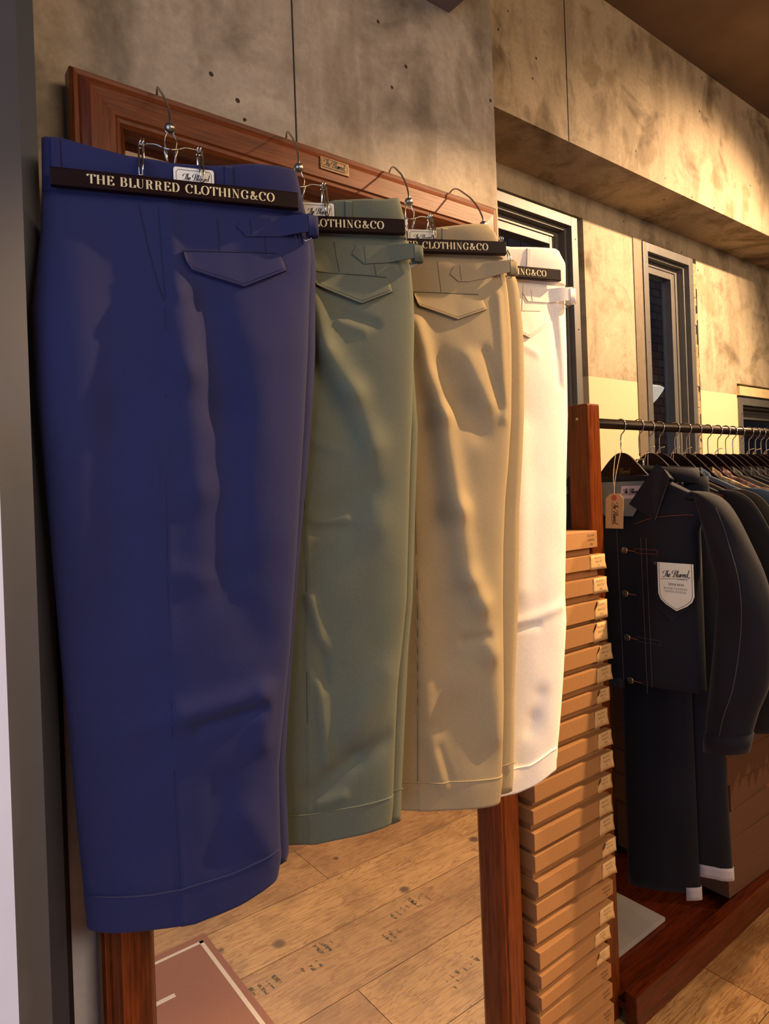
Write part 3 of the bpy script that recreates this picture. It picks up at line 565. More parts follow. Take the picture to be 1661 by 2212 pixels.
    # patches that lie on the cloth
    def patch(up, lo, off, th, name, nu=36, nv=8, parent=root, mat=cm_, bend=0):
        s0, s1 = up[0][0], up[-1][0]; vs = []
        for j in range(nv+1):
            for i in range(nu+1):
                s = s0+(s1-s0)*i/nu; a, b = interp(up, s), interp(lo, s); z = a+(b-a)*j/nv
                edge = 0 if j else 0
                p = surf(s, z, off+bend*(j/nv)); vs.append(p)
        n = len(vs); w_ = nu+1; vs += [v+Vector((0, th, 0)) for v in vs]; fs = []
        for j in range(nv):
            for i in range(nu):
                a = j*w_+i; fs += [(a, a+1, a+w_+1, a+w_), (n+a+1, n+a, n+a+w_, n+a+w_+1)]
            a = j*w_; fs.append((n+a, a, a+w_, n+a+w_)); a += nu; fs.append((a, n+a, n+a+w_, a+w_))
        for i in range(nu): fs += [(n+i, n+i+1, i+1, i), (nv*w_+i, nv*w_+i+1, n+nv*w_+i+1, n+nv*w_+i)]
        o = link(name, vs, fs, mat, parent, True); weighted(o, 50); return o
    flap = patch(t['fu'], t['fl'], .0018, .0030, 'pocket_flap', 40, 10, bend=.005)
    lo = t['fl']; P = [surf(s, interp(lo, s)+.004, .0074) for s in [lo[0][0]+.004+(lo[-1][0]-lo[0][0]-.008)*i/30 for i in range(31)]]
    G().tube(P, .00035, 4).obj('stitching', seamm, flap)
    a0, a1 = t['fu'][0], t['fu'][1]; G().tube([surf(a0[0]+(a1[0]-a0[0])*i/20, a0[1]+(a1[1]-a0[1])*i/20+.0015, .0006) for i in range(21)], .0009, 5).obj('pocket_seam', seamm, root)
    # adjuster strap: sewn at its point, then standing off and folded round a buckle
    su, sl = t['su'], t['sl']; vs = []; nu, nv = 40, 4; s0, s1 = su[0][0], su[-1][0]
    for j in range(nv+1):
        for i in range(nu+1):
            q = i/nu; s = s0+(s1-s0)*q; a, b = interp(su, s), interp(sl, s); z = a+(b-a)*j/nv; p = surf(min(s, Rz(z)-.004), z, .0022); p.x = s; p.y = min(p.y, -.014*sstep(.3, .9, q)-.004)-.002*sstep(.5, 1, q); vs.append(p)
    w_ = nu+1; n = len(vs); vs += [v+Vector((0, .0028, 0)) for v in vs]; fs = []
    for j in range(nv):
        for i in range(nu): a = j*w_+i; fs += [(a, a+1, a+w_+1, a+w_), (n+a+1, n+a, n+a+w_, n+a+w_+1)]
        a = j*w_; fs.append((n+a, a, a+w_, n+a+w_)); a += nu; fs.append((a, n+a, n+a+w_, a+w_))
    for i in range(nu): fs += [(n+i, n+i+1, i+1, i), (nv*w_+i, nv*w_+i+1, n+nv*w_+i+1, n+nv*w_+i)]
    strap = link('adjuster_strap', vs, fs, cm_, root, True); weighted(strap, 50)
    ze, zt = sl[-1][1]-.006, su[-1][1]-.003; xe = s1+.001; g = G(); loop = []
    for kx in range(11):
        an = R(-90+180*kx/10); loop.append((xe+.0065*math.cos(an), -.0135+.0065*math.sin(an)))
    loop = [(xe-.008, -.020)]+loop+[(xe-.01, -.007)]
    for j in range(len(loop)-1):
        (ax, ay), (bx, by) = loop[j], loop[j+1]; nn = Vector((by-ay, -(bx-ax), 0)).normalized()*.0014
        g.add([Vector((ax, ay, ze))-nn, Vector((bx, by, ze))-nn, Vector((bx, by, zt))-nn, Vector((ax, ay, zt))-nn, Vector((ax, ay, ze))+nn, Vector((bx, by, ze))+nn, Vector((bx, by, zt))+nn, Vector((ax, ay, zt))+nn], [(0, 1, 2, 3), (7, 6, 5, 4), (0, 4, 5, 1), (3, 2, 6, 7)])
    g.obj('strap_loop', cm_, strap, True)
    G().tube([(xe-.004, -.0135, ze+.002), (xe-.004, -.0135, ze-.004), (xe-.012, -.0105, ze-.006), (xe-.014, -.0095, ze+.001)], .0011, 6).obj('buckle', STEEL, strap, True)
    G().tube([surf(s0+.019, interp(su, s0+.019)-.001, .0026), surf(s0+.021, interp(sl, s0+.021)+.001, .0026)], .0004, 4).obj('stitching', seamm, strap)
    for a, b in t['loops']:
        m_ = (a+b)/2; g = G(); hw = (b-a)/2*.8; ztp = topf(m_)-.001
        prs = [(ztp+.001, .0016), (ztp-.003, .0052), (ztp-.03, .0052), (zb-.002, .0046)]; vs = []
        for z, off in prs: p = surf(m_, z, off); vs += [(m_-hw, p.y, z), (m_+hw, p.y, z), (m_+hw, p.y+.002, z), (m_-hw, p.y+.002, z)]
        kk = len(prs); g.add(vs, [(4*i+c, 4*i+(c+1) % 4, 4*i+4+(c+1) % 4, 4*i+4+c) for i in range(kk-1) for c in range(4)]+[(3, 2, 1, 0), (4*kk-4, 4*kk-3, 4*kk-2, 4*kk-1)]); g.obj('belt_loop', cm_, root)
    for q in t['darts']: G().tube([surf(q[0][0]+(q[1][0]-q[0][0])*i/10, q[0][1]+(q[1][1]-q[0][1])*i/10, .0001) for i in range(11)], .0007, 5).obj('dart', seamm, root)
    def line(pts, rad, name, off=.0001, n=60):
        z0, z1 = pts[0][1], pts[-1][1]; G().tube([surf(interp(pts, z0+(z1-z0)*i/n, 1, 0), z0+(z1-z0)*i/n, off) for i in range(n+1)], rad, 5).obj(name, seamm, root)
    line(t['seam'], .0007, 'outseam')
    if 'pocket' in t:
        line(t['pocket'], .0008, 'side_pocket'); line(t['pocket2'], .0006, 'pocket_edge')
    # hanger
    hl = {'navy': 'trouser hanger with a long dark lettered bar, clamping the navy trousers', 'green': 'trouser hanger whose dark bar clamps the green trousers', 'khaki': 'trouser hanger whose dark bar clamps the khaki trousers', 'white': 'trouser hanger at the far right, bar clamping the white trousers'}[key]
    h = empty('trouser_hanger', hl, 'hanger', (t['C'][0], t['C'][1], 0), R(t['ang']), 'clamp hangers hooked over the mirror')
    Mi = Matrix.Rotation(-R(t['ang']), 4, 'Z')@Matrix.Translation((-t['C'][0], -t['C'][1], 0))
    def loc(x, y, z): return Mi@Vector((x, y, z))
    px = t['px']; pv = loc(px, .9, 1.914)
    ca = 1/math.cos(R(t['ang'])); hk = [(pv.x+dx, pv.y+(Y-.9)*ca, z) for dx, Y, z in [(0, .9, 1.918), (.001, .903, 1.930), (.002, .918, 1.955), (.002, .942, 1.985), (.002, .968, 2.008), (.001, .990, 2.026), (0, 1.010, 2.035), (0, 1.034, 2.033), (0, 1.0475, 2.020), (0, 1.0495, 2.004)]]
    hk = [(a_+{'green': -.010, 'navy': -.015, 'khaki': -.004, 'white': -.006}[key]*sstep(1.92, 2.035, c_), b_, c_) for a_, b_, c_ in hk]
    G().tube(spline(hk, 6), .0017, 8).obj('hook', STEELD, h, True)
    G().lathe([(.002, .008), (.006, .006), (.0075, .002), (.0075, -.002), (.006, -.004), (.003, -.006)], pv, 16).obj('swivel', STEELD, h, True)
    cx = pv.x; g = G(); zc = 1.889
    for sd in (-1, 1): g.tube(spline([(cx+sd*.003, pv.y, 1.911), (cx+sd*.008, pv.y-.001, 1.897), (cx+sd*.006, pv.y-.002, 1.882), (cx+sd*.005, pv.y-.002, 1.868)], 4), .0011, 6)
    g.tube(spline([(cx-.011, pv.y-.005, 1.884), (cx, pv.y-.008, 1.881), (cx+.011, pv.y-.005, 1.884)], 4), .0011, 6)
    for sd in (-1, 1):
        g.tube(spline([(cx+sd*.009, pv.y-.005, 1.884), (cx+sd*.006, pv.y-.006, 1.872), (cx+sd*.004, pv.y, 1.862), (cx+sd*.006, pv.y+.006, 1.874), (cx+sd*.009, pv.y+.003, 1.885)], 4), .0012, 6)
        g.tube(spline([(cx+sd*.010, pv.y-.004, 1.884), (cx+sd*.02, pv.y-.003, 1.888), (cx+sd*.034, pv.y-.001, 1.888)], 4), .0011, 6)
    g.obj('yoke_wire', STEEL, h, True)
    for sd in (-1, 1):
        ox = cx+sd*.036; g = G()
        for kk in range(2): g.tube([(ox+sd*.004*kk+.001*math.cos(a*.5), pv.y+.0055*math.cos(a), 1.889+.0055*math.sin(a)) for a in [2*PI*i/12 for i in range(13)]], .0012, 6, False)
        g.obj('spring_coil', STEEL, h, True)
        g = G(); ty = pv.y
        g.tube([(ox, ty-.004, 1.886), (ox+sd*.001, -.013, 1.866), (ox+sd*.001, -.0245, zb+.030), (ox+sd*.0015, -.0262, zb+.0115)], .0013, 6)
        g.tube([(ox+sd*.006, ty-.004, 1.886), (ox+sd*.006, -.013, 1.866), (ox+sd*.006, -.0245, zb+.030), (ox+sd*.0055, -.0262, zb+.0115), (ox+sd*.0015, -.0262, zb+.0115)], .0013, 6)
        g.tube([(ox, ty+.004, 1.886), (ox, .018, 1.862), (ox, .025, zb+.014)], .0013, 6)
        g.obj('clip_wire', STEEL, h, True)
    hb = .163; bar = G().box((-hb, -.0245, zb-.0118), (hb, -.0135, zb+.0118), .0018).obj('clamp_bar', HANGW, h); weighted(bar)
    G().box((-hb, .0165, zb-.0118), (hb, .0265, zb+.0118), .0018).obj('rear_bar', HANGW, h)
    g = G(); s_ = 'THE BLURRED CLOTHING&CO'; hh = .0122; wdt = text_w(s_, .06)*hh; target = .247; xs = target/wdt
    write(g, s_, lambda a, b: Vector((a, -.0249, zb-.0058+b)), hh, -.118, 0, .06, .2, .038, xs)
    g.obj('lettering', GOLD, bar, recalc=False)
    if t['card']:
        c_ = t['card']; x0, x1 = c_[0][0], c_[1][0]; zt_ = c_[0][1]; zl = zb-.001; rc = .003
        poly = [(x0, zl), (x1, zl), (x1, zt_-rc), (x1-rc*.3, zt_-rc*.3), (x1-rc, zt_), (x0+rc, zt_), (x0+rc*.3, zt_-rc*.3), (x0, zt_-rc)]
        yb = -.0155
        cd = G().prism(poly, lambda x, z, q: Vector((x, yb-.0006*q-.12*max(0, z-zb-.01), z))).obj('size_card', CARD)
        cd.location = (t['C'][0], t['C'][1], 0); cd.rotation_euler = (0, 0, R(t['ang']))
        tag(cd, {'navy': 'ivory size card tucked in the waist of the navy trousers', 'green': 'ivory size card behind the bar on the green trousers', 'khaki': 'ivory size card behind the bar on the khaki trousers'}[key], 'card', 'size cards on the trousers')
        g = G(); PM = lambda a, b: Vector((a, yb-.0012-.12*max(0, b-zb-.01), b)); wd_ = x1-x0
        script(g, PM, wd_*.72, x0+wd_*.18, zt_-.0168, .0, 1.25)
        write(g, 'CLOTHING CO', PM, .0014, x0+wd_*.62, zt_-.0195, .1, .2, .1)
        write(g, '177', PM, .0028, x0+wd_*.3, zt_-.0245, .4, .16, .1); write(g, '34', PM, .0028, x0+wd_*.68, zt_-.0245, .4, .16, .1)
        i_ = .0035; fr_ = [(x0+i_, zl), (x0+i_, zt_-i_-.003), (x0+i_+.003, zt_-i_), (x1-i_-.003, zt_-i_), (x1-i_, zt_-i_-.003), (x1-i_, zl)]
        for a, b in zip(fr_, fr_[1:]): ribbon(g, [a, b], .0005, .0005, PM)
        g.obj('print', INK, cd, recalc=False)
for key in ('navy', 'green', 'khaki', 'white'): make_trousers(key)

# ------------------------------------------------------------------ stack of flat boxes
BX = [(1.449, 1.277, 1.235), (1.479, 1.216, 1.180), (1.478, 1.158, 1.120), (1.478, 1.100, 1.055), (1.478, 1.044, 0.998), (1.489, 0.985, 0.947), (1.485, 0.931, 0.895), (1.476, 0.875, 0.842), (1.466, 0.823, 0.783), (1.479, 0.765, 0.728), (1.482, 0.709, 0.669), (1.469, 0.654, 0.621), (1.465, 0.602, 0.561), (1.472, 0.550, 0.512), (1.480, 0.489, 0.454), (1.477, 0.437, 0.399), (1.459, 0.385, 0.349), (1.458, 0.331, 0.292), (1.439, 0.279, 0.249), (1.436, 0.229, 0.199), (1.439, 0.180, 0.146), (1.444, 0.128, 0.092), (1.446, 0.076, 0.040)]
ords = ['topmost', 'second from the top', 'third from the top', 'fourth from the top', 'fifth from the top', 'sixth from the top', 'seventh from the top', 'eighth from the top', 'ninth from the top', 'tenth from the top', 'eleventh from the top', 'twelfth from the top', 'twelfth from the bottom', 'eleventh from the bottom', 'tenth from the bottom', 'ninth from the bottom', 'eighth from the bottom', 'seventh from the bottom', 'sixth from the bottom', 'fifth from the bottom', 'fourth from the bottom', 'third from the bottom', 'second from the bottom']
NOST = {0, 16, 20, 21, 22}; rb = random.Random(21)
SIZES = ['190', '19', '190', '197', '191', '190', '170', '199', '19', '190', '19', '39', '19', '13', '17', '13', '19', '19', '190', '170', '39', '9', '10']
for i, (xr, zt, zl) in enumerate(BX):
    nxt = BX[i+1][1] if i+1 < len(BX) else 0.0
    wd = .31+rb.uniform(-.004, .004); dp = .225; rz = R(rb.uniform(-1.2, 1.2)); yf = 1.0+rb.uniform(0, .004)
    st = 'no sticker' if i in NOST else 'buff sticker at right'
    b = empty('cardboard_box', 'kraft box %s in the tall stack, %s' % (ords[i], st), 'box', (xr, yf, nxt), rz, 'flat kraft boxes stacked beside the mirror')
    z0 = .0002; ztl, zll = zt-nxt, zl-nxt
    if wd+0 > xr-1.168 and True: wd = min(wd, xr-1.166)
    G().box((-wd+.009, .016, z0), (-.011, dp-.010, max(zll+.004, z0+.01)), .0008).obj('tray', KRAFT, b)
    lid = G().box((-wd, 0, zll), (0, dp, ztl-.0003), .0016).obj('lid', KRAFT, b)
    def LM(a, c, xo=-.058): return Vector((xo+a, -.0009, zll+c))
    hgt = ztl-zll
    if i not in NOST:
        sw = .058+rb.uniform(-.006, .006); g = G(); cur = rb.random()
        nx = 8; vs = []
        for j in range(nx+1):
            for m_ in range(5):
                x = -sw+sw*j/nx; z = zll-.002+(hgt+.001)*m_/4; y = -.0004
                lf = max(0, (.25-j/nx))*4; tp = max(0, m_/4-.5)*2
                y -= .010*lf*lf*tp*(1 if cur < .4 else .15); rt = max(0, j/nx-.8)*5; y -= .004*rt*max(0, .5-m_/4)*2*(1 if cur > .3 else .2)
                vs.append((x+(.006*lf*tp if cur < .4 else 0), y, z))
        g.add(vs, [(5*j+m_, 5*j+5+m_, 5*j+6+m_, 5*j+1+m_) for j in range(nx) for m_ in range(4)]); s_ = g.obj('sticker', STICK, lid, True)
        sm = s_.modifiers.new('thick', 'SOLIDIFY'); sm.thickness = .0004
        txtp = s_
    else: txtp = lid
    g = G(); hh = min(.0052, hgt*.14)
    write(g, 'BLEINY', lambda a, c: LM(a, c, -.043), hh, .0, hgt*.70, .25, .17, .1); write(g, 'WHITE', lambda a, c: LM(a, c, -.040), hh, .0, hgt*.42, .25, .17, .1)
    write(g, SIZES[i], lambda a, c: LM(a, c, -.032), hh, .0, hgt*.16, .25, .17, .1); g.obj('stamped_text', INKG, txtp, recalc=False)
b = empty('cardboard_box', 'flat kraft box at the very bottom of the tall stack', 'box', (1.446, 1.002, 0), 0, 'flat kraft boxes stacked beside the mirror')

# bottom box
G().box((-.275, .004, .0002), (-.004, .22, .03), .0008).obj('tray', KRAFT, b); G().box((-.279, 0, .003), (0, .225, .0385), .0016).obj('lid', KRAFT, b)

# ------------------------------------------------------------------ clothes rack
rack = empty('clothes_rack', 'wooden garment rack with a dark iron rod and varnished base', 'clothes rack', (1.48, 1.045, 0))
def L_(x, y, z): return (x-1.48, y-1.045, z)
p = G().box(L_(1.452, 1.02, 0), L_(1.505, 1.084, 1.604), .005).obj('post', RACKW, rack); weighted(p)
p = G().box(L_(4.30, 1.02, 0), L_(4.353, 1.084, 1.604), .005).obj('post', RACKW, rack); weighted(p)
G().tube([L_(1.5, 1.042, 1.556), L_(4.31, 1.042, 1.556)], .0135, 20).obj('hanging_rod', plain('dark_iron_rod', '4a4038', .35, .9, .2, 20), rack, True)
G().lathe([(.0045, 0), (.0045, .0012), (.003, .002)], L_(1.452, 1.052, 1.566), 14, Matrix.Rotation(R(-90), 3, 'Y')).obj('screw_head', STEELD, rack, True)
p = G().box(L_(1.49, .965, 0), L_(4.35, 1.0, .088), .004).obj('base_beam', RACKB, rack)
p = G().box(L_(1.49, 1.43, 0), L_(4.35, 1.465, .088), .004).obj('base_beam', RACKB, rack)
G().box(L_(1.49, 1.0, .035), L_(4.35, 1.43, .052), .002).obj('base_shelf', RACKB, rack)
tag(G().box((1.56, 1.10, .053), (1.87, 1.40, .066), .006).obj('folded_cloth', cloth('grey_felt', '8d8580', .95)), 'grey folded cloth lying on the rack base behind the box stack', 'cloth')
rs = random.Random(4)
for i in range(8):
    z = .088+.088*i; o = G().box((0, -.2, 0), (.30, .2, .086), .002).obj('storage_box', KRAFTD)
    o.location = (2.08+rs.uniform(-.012, .012), 1.2, z if i else .0885); o.rotation_euler = (0, 0, R(rs.uniform(-3, 3)))
    o.location.z = .0885+.0868*i
    tag(o, ['plain brown box on the rack base, lowest of the shaded stack'] and ('plain brown carton in the shaded stack under the shirts, %s from the bottom' % ['first', 'second', 'third', 'fourth', 'fifth', 'sixth', 'seventh', 'eighth'][i]), 'box', 'brown cartons under the clothes rack')

# wooden hanger, facing -X; local y is across (positive away from viewer)
def hook_pts(): return spline([(0, 0, .0), (0, 0, .055), (0, -.010, .070), (0, -.0165, .085), (0, -.012, .099), (0, 0, .1045), (0, .0125, .099), (0, .0165, .088)], 6)
def make_hanger(parent):
    g = G(); top = []; n = 40; W = .205
    def zt(y): y = abs(y); return -.0+.012-.088*sstep(.0, .118, y)-.036*sstep(.09, .205, y)
    def zb(y): y = abs(y); return -.075-.050*sstep(.05, .205, y)
    vs = []
    for i in range(n+1):
        y = -W+2*W*i/n; a, b = zt(y), min(zt(y)-.016, zb(y)); hw = .006+.012*sstep(.08, .2, abs(y))
        vs += [(-hw*.6, y, a), (-hw, y, (a+b)/2), (-hw*.7, y, b), (hw*.7, y, b), (hw, y, (a+b)/2), (hw*.6, y, a)]
    fs = [(6*i+c, 6*i+(c+1) % 6, 6*i+6+(c+1) % 6, 6*i+6+c) for i in range(n) for c in range(6)]+[tuple(range(6))[::-1], tuple(6*n+c for c in range(6))]
    g.add(vs, fs); o = g.obj('wooden_body', HANGW, parent, True); weighted(o, 55)
    G().tube(hook_pts(), .0017, 8).obj('hook', STEEL, parent, True)
    g = G(); script(g, lambda a, b: Vector((-.0066, .030-a, -.045+b)), .06, bold=.8); g.obj('gold_script', plain('dull_gold', '6e5626', .5), parent, recalc=False)
def make_shirt(parent, m, collar_m=None, drop=.60, thick=.028, open_=0, sleeve=.62, seed=0, inner=None, wide=1.0, sth=1.0, leaf=None):
    """hung garment; local origin is the shoulder-line centre, faces -x"""
    NU, NVV = 44, 44; rs = random.Random(seed)
    def sh(y): a = abs(y); return -.052-.066*sstep(.055, .25, a)*1.0 if a > .055 else -.052+.0*(.055-a)
    def wz(z): # half width below the armpit
        return .225*wide-.012*sstep(-.2, -.6, z)
    def body(sign):
        vs = []
        for j in range(NVV+1):
            v = (j/NVV)
            for i in range(NU+1):
                u = -1+2*i/NU; hw = .245*wide*(1-sstep(0, .18, v))+.205*wide*sstep(0, .18, v); y = hw*u
                zt_ = sh(y); z = zt_*(1-v)+(-drop)*v
                e = max(0, 1-abs(u)**4)**.5; x = sign*(.006+thick*e*(.35+.65*sstep(0, .25, v)))+sign*.006*math.sin(y*38+seed+z*4)*e*sstep(.1, .6, v)
                vs.append(Vector((x, y, z)))
        return vs
    a, b = body(-1), body(1); n = len(a); w_ = NU+1; fs = []
    for j in range(NVV):
        for i in range(NU): q = j*w_+i; fs += [(q, q+1, q+w_+1, q+w_), (n+q+1, n+q, n+q+w_, n+q+w_+1)]
        q = j*w_; fs.append((n+q, q, q+w_, n+q+w_)); q += NU; fs.append((q, n+q, n+q+w_, q+w_))
    for i in range(NU): fs += [(n+i, n+i+1, i+1, i), (NVV*w_+i, NVV*w_+i+1, n+NVV*w_+i+1, n+NVV*w_+i)]
    link('body', a+b, fs, m, parent, True)
    for sd in (-1, 1):
        path = [(.196, -.098, .010, .010), (.216, -.106, .020, .020), (.238, -.130, .032, .030), (.256, -.17, .041, .036), (.276, -.23, .048, .038), (.302, -.32, .056, .040), (.306, -.42, .067, .042), (.290, -.56, .069, .042), (.270, -.64, .060, .038), (.258, -.70, .054, .034), (.252, -.735, .050, .032)]
        NN = 28; vs = []; A4 = spline([(s*wide, z, a_*wide) for s, z, a_, c_ in path], 5); B4 = spline([(c_*sth, 0, 0) for s, z, a_, c_ in path], 5); pts = [(p_.x, p_.y, p_.z, q_.x) for p_, q_ in zip(A4, B4)]
        for k_, (s, z, hw, th) in enumerate(pts):
            for c in range(NN):
                an = 2*PI*c/NN; vs.append(Vector((-th*math.sin(an)*(1+.07*math.sin(k_*.35+c*.9))-.004, sd*(s+hw*math.cos(an)), z+hw*.25*math.cos(an)*min(1, k_/8))))
        K = len(pts); fs = [(i*NN+c, i*NN+(c+1) % NN, (i+1)*NN+(c+1) % NN, (i+1)*NN+c) for i in range(K-1) for c in range(NN)]+[tuple(range(NN))[::-1], tuple((K-1)*NN+c for c in range(NN))]
        sl = link('sleeve', vs, fs, m, parent, True)
        cv = []; 
        for z, gx in ((-.690, 1.06), (-.736, 1.08)):
            for c in range(NN):
                an = 2*PI*c/NN; s_, hw, th = (.2600*wide, .0555*wide, .035*sth) if z > -.7 else (.252*wide, .051*wide, .033*sth)
                cv.append(Vector((-th*gx*math.sin(an)-.004, sd*(s_+hw*gx*math.cos(an)), z+hw*.25*math.cos(an))))
        link('cuff', cv, [(c, (c+1) % NN, NN+(c+1) % NN, NN+c) for c in range(NN)]+[tuple(range(NN))[::-1], tuple(range(NN, 2*NN))], m, sl, True)
    cmm = collar_m or m
    # collar: band and two leaves
    for sd in (-1, 1):
        q = [(.036, .052, -.018), (-.006, .083, -.040), (-.032, .108, -.058), (-.040, .086, -.150), (-.042, .014, -.118), (-.012, .058, -.062)]
        vs = []
        if leaf:
            A, B, Ct, Dd = leaf
            outer = spline([(.040, .0, -.058), (.034, .060, -.055), (.010, .100, -.040), A], 4); inner_ = spline([(.044, .0, -.082), (.040, .075, -.082), (.010, .135, -.070), B], 4); mid = [(a_+b_)/2+Vector((.004, 0, .004)) for a_, b_ in zip(outer, inner_)]
        else:
            outer = spline([(.034, .0, -.044), (.030, .045, -.040), (.006, .072, -.034), (-.018, .082, -.050)], 4); inner_ = spline([(.040, .0, -.074), (.036, .060, -.072), (.004, .110, -.072), (-.026, .104, -.140)], 4)
            mid = spline([(.044, 0, -.058), (.040, .055, -.055), (.004, .098, -.052), (-.028, .098, -.098)], 4)
        k_ = len(outer); vs = [Vector((v.x, sd*v.y, v.z)) for v in outer+mid+inner_]
        tip = [Vector((-.034, sd*.014, -.118)), Vector((-.020, sd*.046, -.072)), Vector((-.036, sd*.052, -.092))] if not leaf else [Vector((leaf[2][0], sd*leaf[2][1], leaf[2][2])), Vector((leaf[3][0], sd*leaf[3][1], leaf[3][2])), Vector(((A[0]+Ct[0])/2-.006, sd*(A[1]+Dd[1]+B[1]+Ct[1])/4, (A[2]+B[2]+Ct[2]+Dd[2])/4))]
        fs = [(i, i+1, k_+i+1, k_+i) for i in range(k_-1)]+[(k_+i, k_+i+1, 2*k_+i+1, 2*k_+i) for i in range(k_-1)]
        o_ = len(vs); vs += tip; fs += [(k_-1, o_+1, o_+2, 2*k_-1), (2*k_-1, o_+2, o_, 3*k_-1)] if not leaf else [(k_-1, o_+1, o_+2, 2*k_-1), (2*k_-1, o_+2, o_, 3*k_-1), (o_+1, o_, o_+2)]
        c = link('collar', vs, fs, cmm, parent, False); s_ = c.modifiers.new('thick', 'SOLIDIFY'); s_.thickness = .003; s_.offset = 0
    g = G(); g.add([(-.0085, -.062, -.052), (-.0085, .062, -.052), (-.03, .01, -.135), (-.03, -.01, -.135)], [(0, 1, 2, 3)]) if False else None
HX = [1.652, 1.732, 1.798, 1.851, 1.938, 2.007, 2.071, 2.139, 2.205, 2.259, 2.309, 2.364, 2.431, 2.481, 2.526, 2.568]
ZR = 1.556; HZ = ZR-.0865   # hanger origin
proto = empty('coat_hanger', 'dark glossy wooden coat hanger holding the denim jacket at the front', 'hanger', (HX[0]-.02, 1.042, HZ-.003), 0, 'wooden coat hangers on the rack')
make_hanger(proto)
def dup(root, name_label, loc):
    r_ = root.copy(); COL.objects.link(r_); r_.location = loc; r_['label'] = name_label
    for ch in root.children:
        c = ch.copy(); COL.objects.link(c); c.parent = r_
    return r_
GARM = [None, 'clip', ('black cotton', '1c1a1c'), ('olive brown cotton', '3a3222'), ('faded blue denim', '4c5a68'), 'plaid1', 'plaid2', ('grey olive cotton', '5a5446'), ('black wool', '18161a'), ('charcoal cotton', '3a3634'), ('deep brown cotton', '2e2420'), ('near black cotton', '151318'), ('pale rose cotton', 'd8a890'), ('dark navy cotton', '181a28'), ('off white cotton', 'd8cdb8'), ('dark grey cotton', '2a2828')]
what = ['', 'dark jeans', 'black jacket', 'olive brown jacket', 'faded blue denim shirt', 'cream plaid shirt', 'reddish plaid shirt', 'grey olive shirt', 'black jacket', 'charcoal jacket', 'deep brown shirt', 'near-black shirt', 'pale rose shirt', 'dark navy shirt', 'off-white shirt', 'dark grey shirt']
for i in range(2, 16):
    dup(proto, 'dark wooden coat hanger carrying the %s on the rack%s' % (what[i], '' if i not in (2, 8) else (' next to the jeans' if i == 2 else ' behind the grey olive shirt')), (HX[i]-.02, 1.042, HZ-.003))
PL1 = plaid('cream_plaid_cotton', 'c4b08e', '8a7450', '6d5540', 55); PL2 = plaid('russet_plaid_cotton', 'b89c88', '6a3430', '40202c', 70)
DENIM = cloth('raw_indigo_denim', '14141b', .8, .35, sheen=.08); DENIMI = cloth('denim_inside', '6d7370', .9)
for i in range(2, 16):
    gm = GARM[i]; m = PL1 if gm == 'plaid1' else PL2 if gm == 'plaid2' else cloth(gm[0].replace(' ', '_'), gm[1], .85)
    nm = 'shirt' if 'shirt' in what[i] else 'jacket'
    place = {2: 'hanging just behind the dark jeans', 3: 'hanging between a black jacket and a blue denim shirt', 4: 'hanging between olive and plaid clothes', 5: 'hanging between blue denim and russet plaid', 6: 'hanging behind the cream plaid shirt', 7: 'hanging behind the reddish plaid shirt', 8: 'hanging behind the grey olive shirt', 9: 'hanging midway along the rack', 10: 'hanging towards the far right', 11: 'hanging before the pale rose shirt', 12: 'hanging towards the right edge', 13: 'hanging behind the pale rose shirt', 14: 'hanging near the right edge', 15: 'hanging last at the right edge'}[i]
    s = empty(nm, '%s %s of the rack' % (what[i], place) if 'rack' not in place else '%s %s' % (what[i], place), nm, (HX[i]-.004, 1.05, HZ-.003), 0, 'shirts and jackets on the rack')
    s.scale.x = .8 if i < 6 else .6
    make_shirt(s, m, seed=i, thick=.011, sth=.34, wide=1.03+.03*math.sin(i*2.1), drop=.66 if nm == 'shirt' else .6)
# denim jacket in front
JX, JY, JZ = HX[0]-.02, 1.036, HZ-.003
jk = empty('denim_jacket', 'dark indigo denim jacket with metal buttons hanging at the front of the rack', 'jacket', (JX, JY, JZ), 0)
OFF = JZ
make_shirt(jk, DENIM, collar_m=None, seed=1, thick=.034, drop=.605, wide=1.0, leaf=[Vector(v) for v in ((-.046, .122, -.026), (-.050, .158, -.062), (-.054, .118, -.170), (-.052, .045, -.128))])
STI = plain('copper_stitching', '7a3c1e', .7, 0, .1); STG = plain('dull_stitching', '4a4240', .7, 0, .1)
def jl(y, z, off=0):  # point on the jacket front, y toward wall positive, z absolute
    yy = y-JY; u = max(-1, min(1, yy/.205)); e = max(0, 1-abs(u)**4)**.5; zz = z-JZ; v = max(0, min(1, (zz+.08)/(-.525))); return Vector((-(.006+.034*e*(.35+.65*sstep(0, .25, v)))-.0065-off, yy, zz))
ins = G(); ins.add([(-.023, -.100, -.068), (-.023, .100, -.068), (-.048, .035, -.160), (-.048, -.050, -.160)], [(0, 1, 2, 3)]); o = ins.obj('neck_lining', DENIMI, jk); sm = o.modifiers.new('thick', 'SOLIDIFY'); sm.thickness = .003
nl = G().add([(-.0275, -.072, -.080), (-.0275, -.008, -.080), (-.0370, -.008, -.114), (-.0370, -.072, -.114)], [(0, 1, 2, 3)]).obj('neck_label', plain('woven_label', 'b4aeb4', .8), jk)
g = G(); script(g, lambda a, b: Vector((-.0285+b*.27-.0065, -.013-a, -.100+b)), .055, bold=1.5); g.obj('lettering', INK, nl, recalc=False)
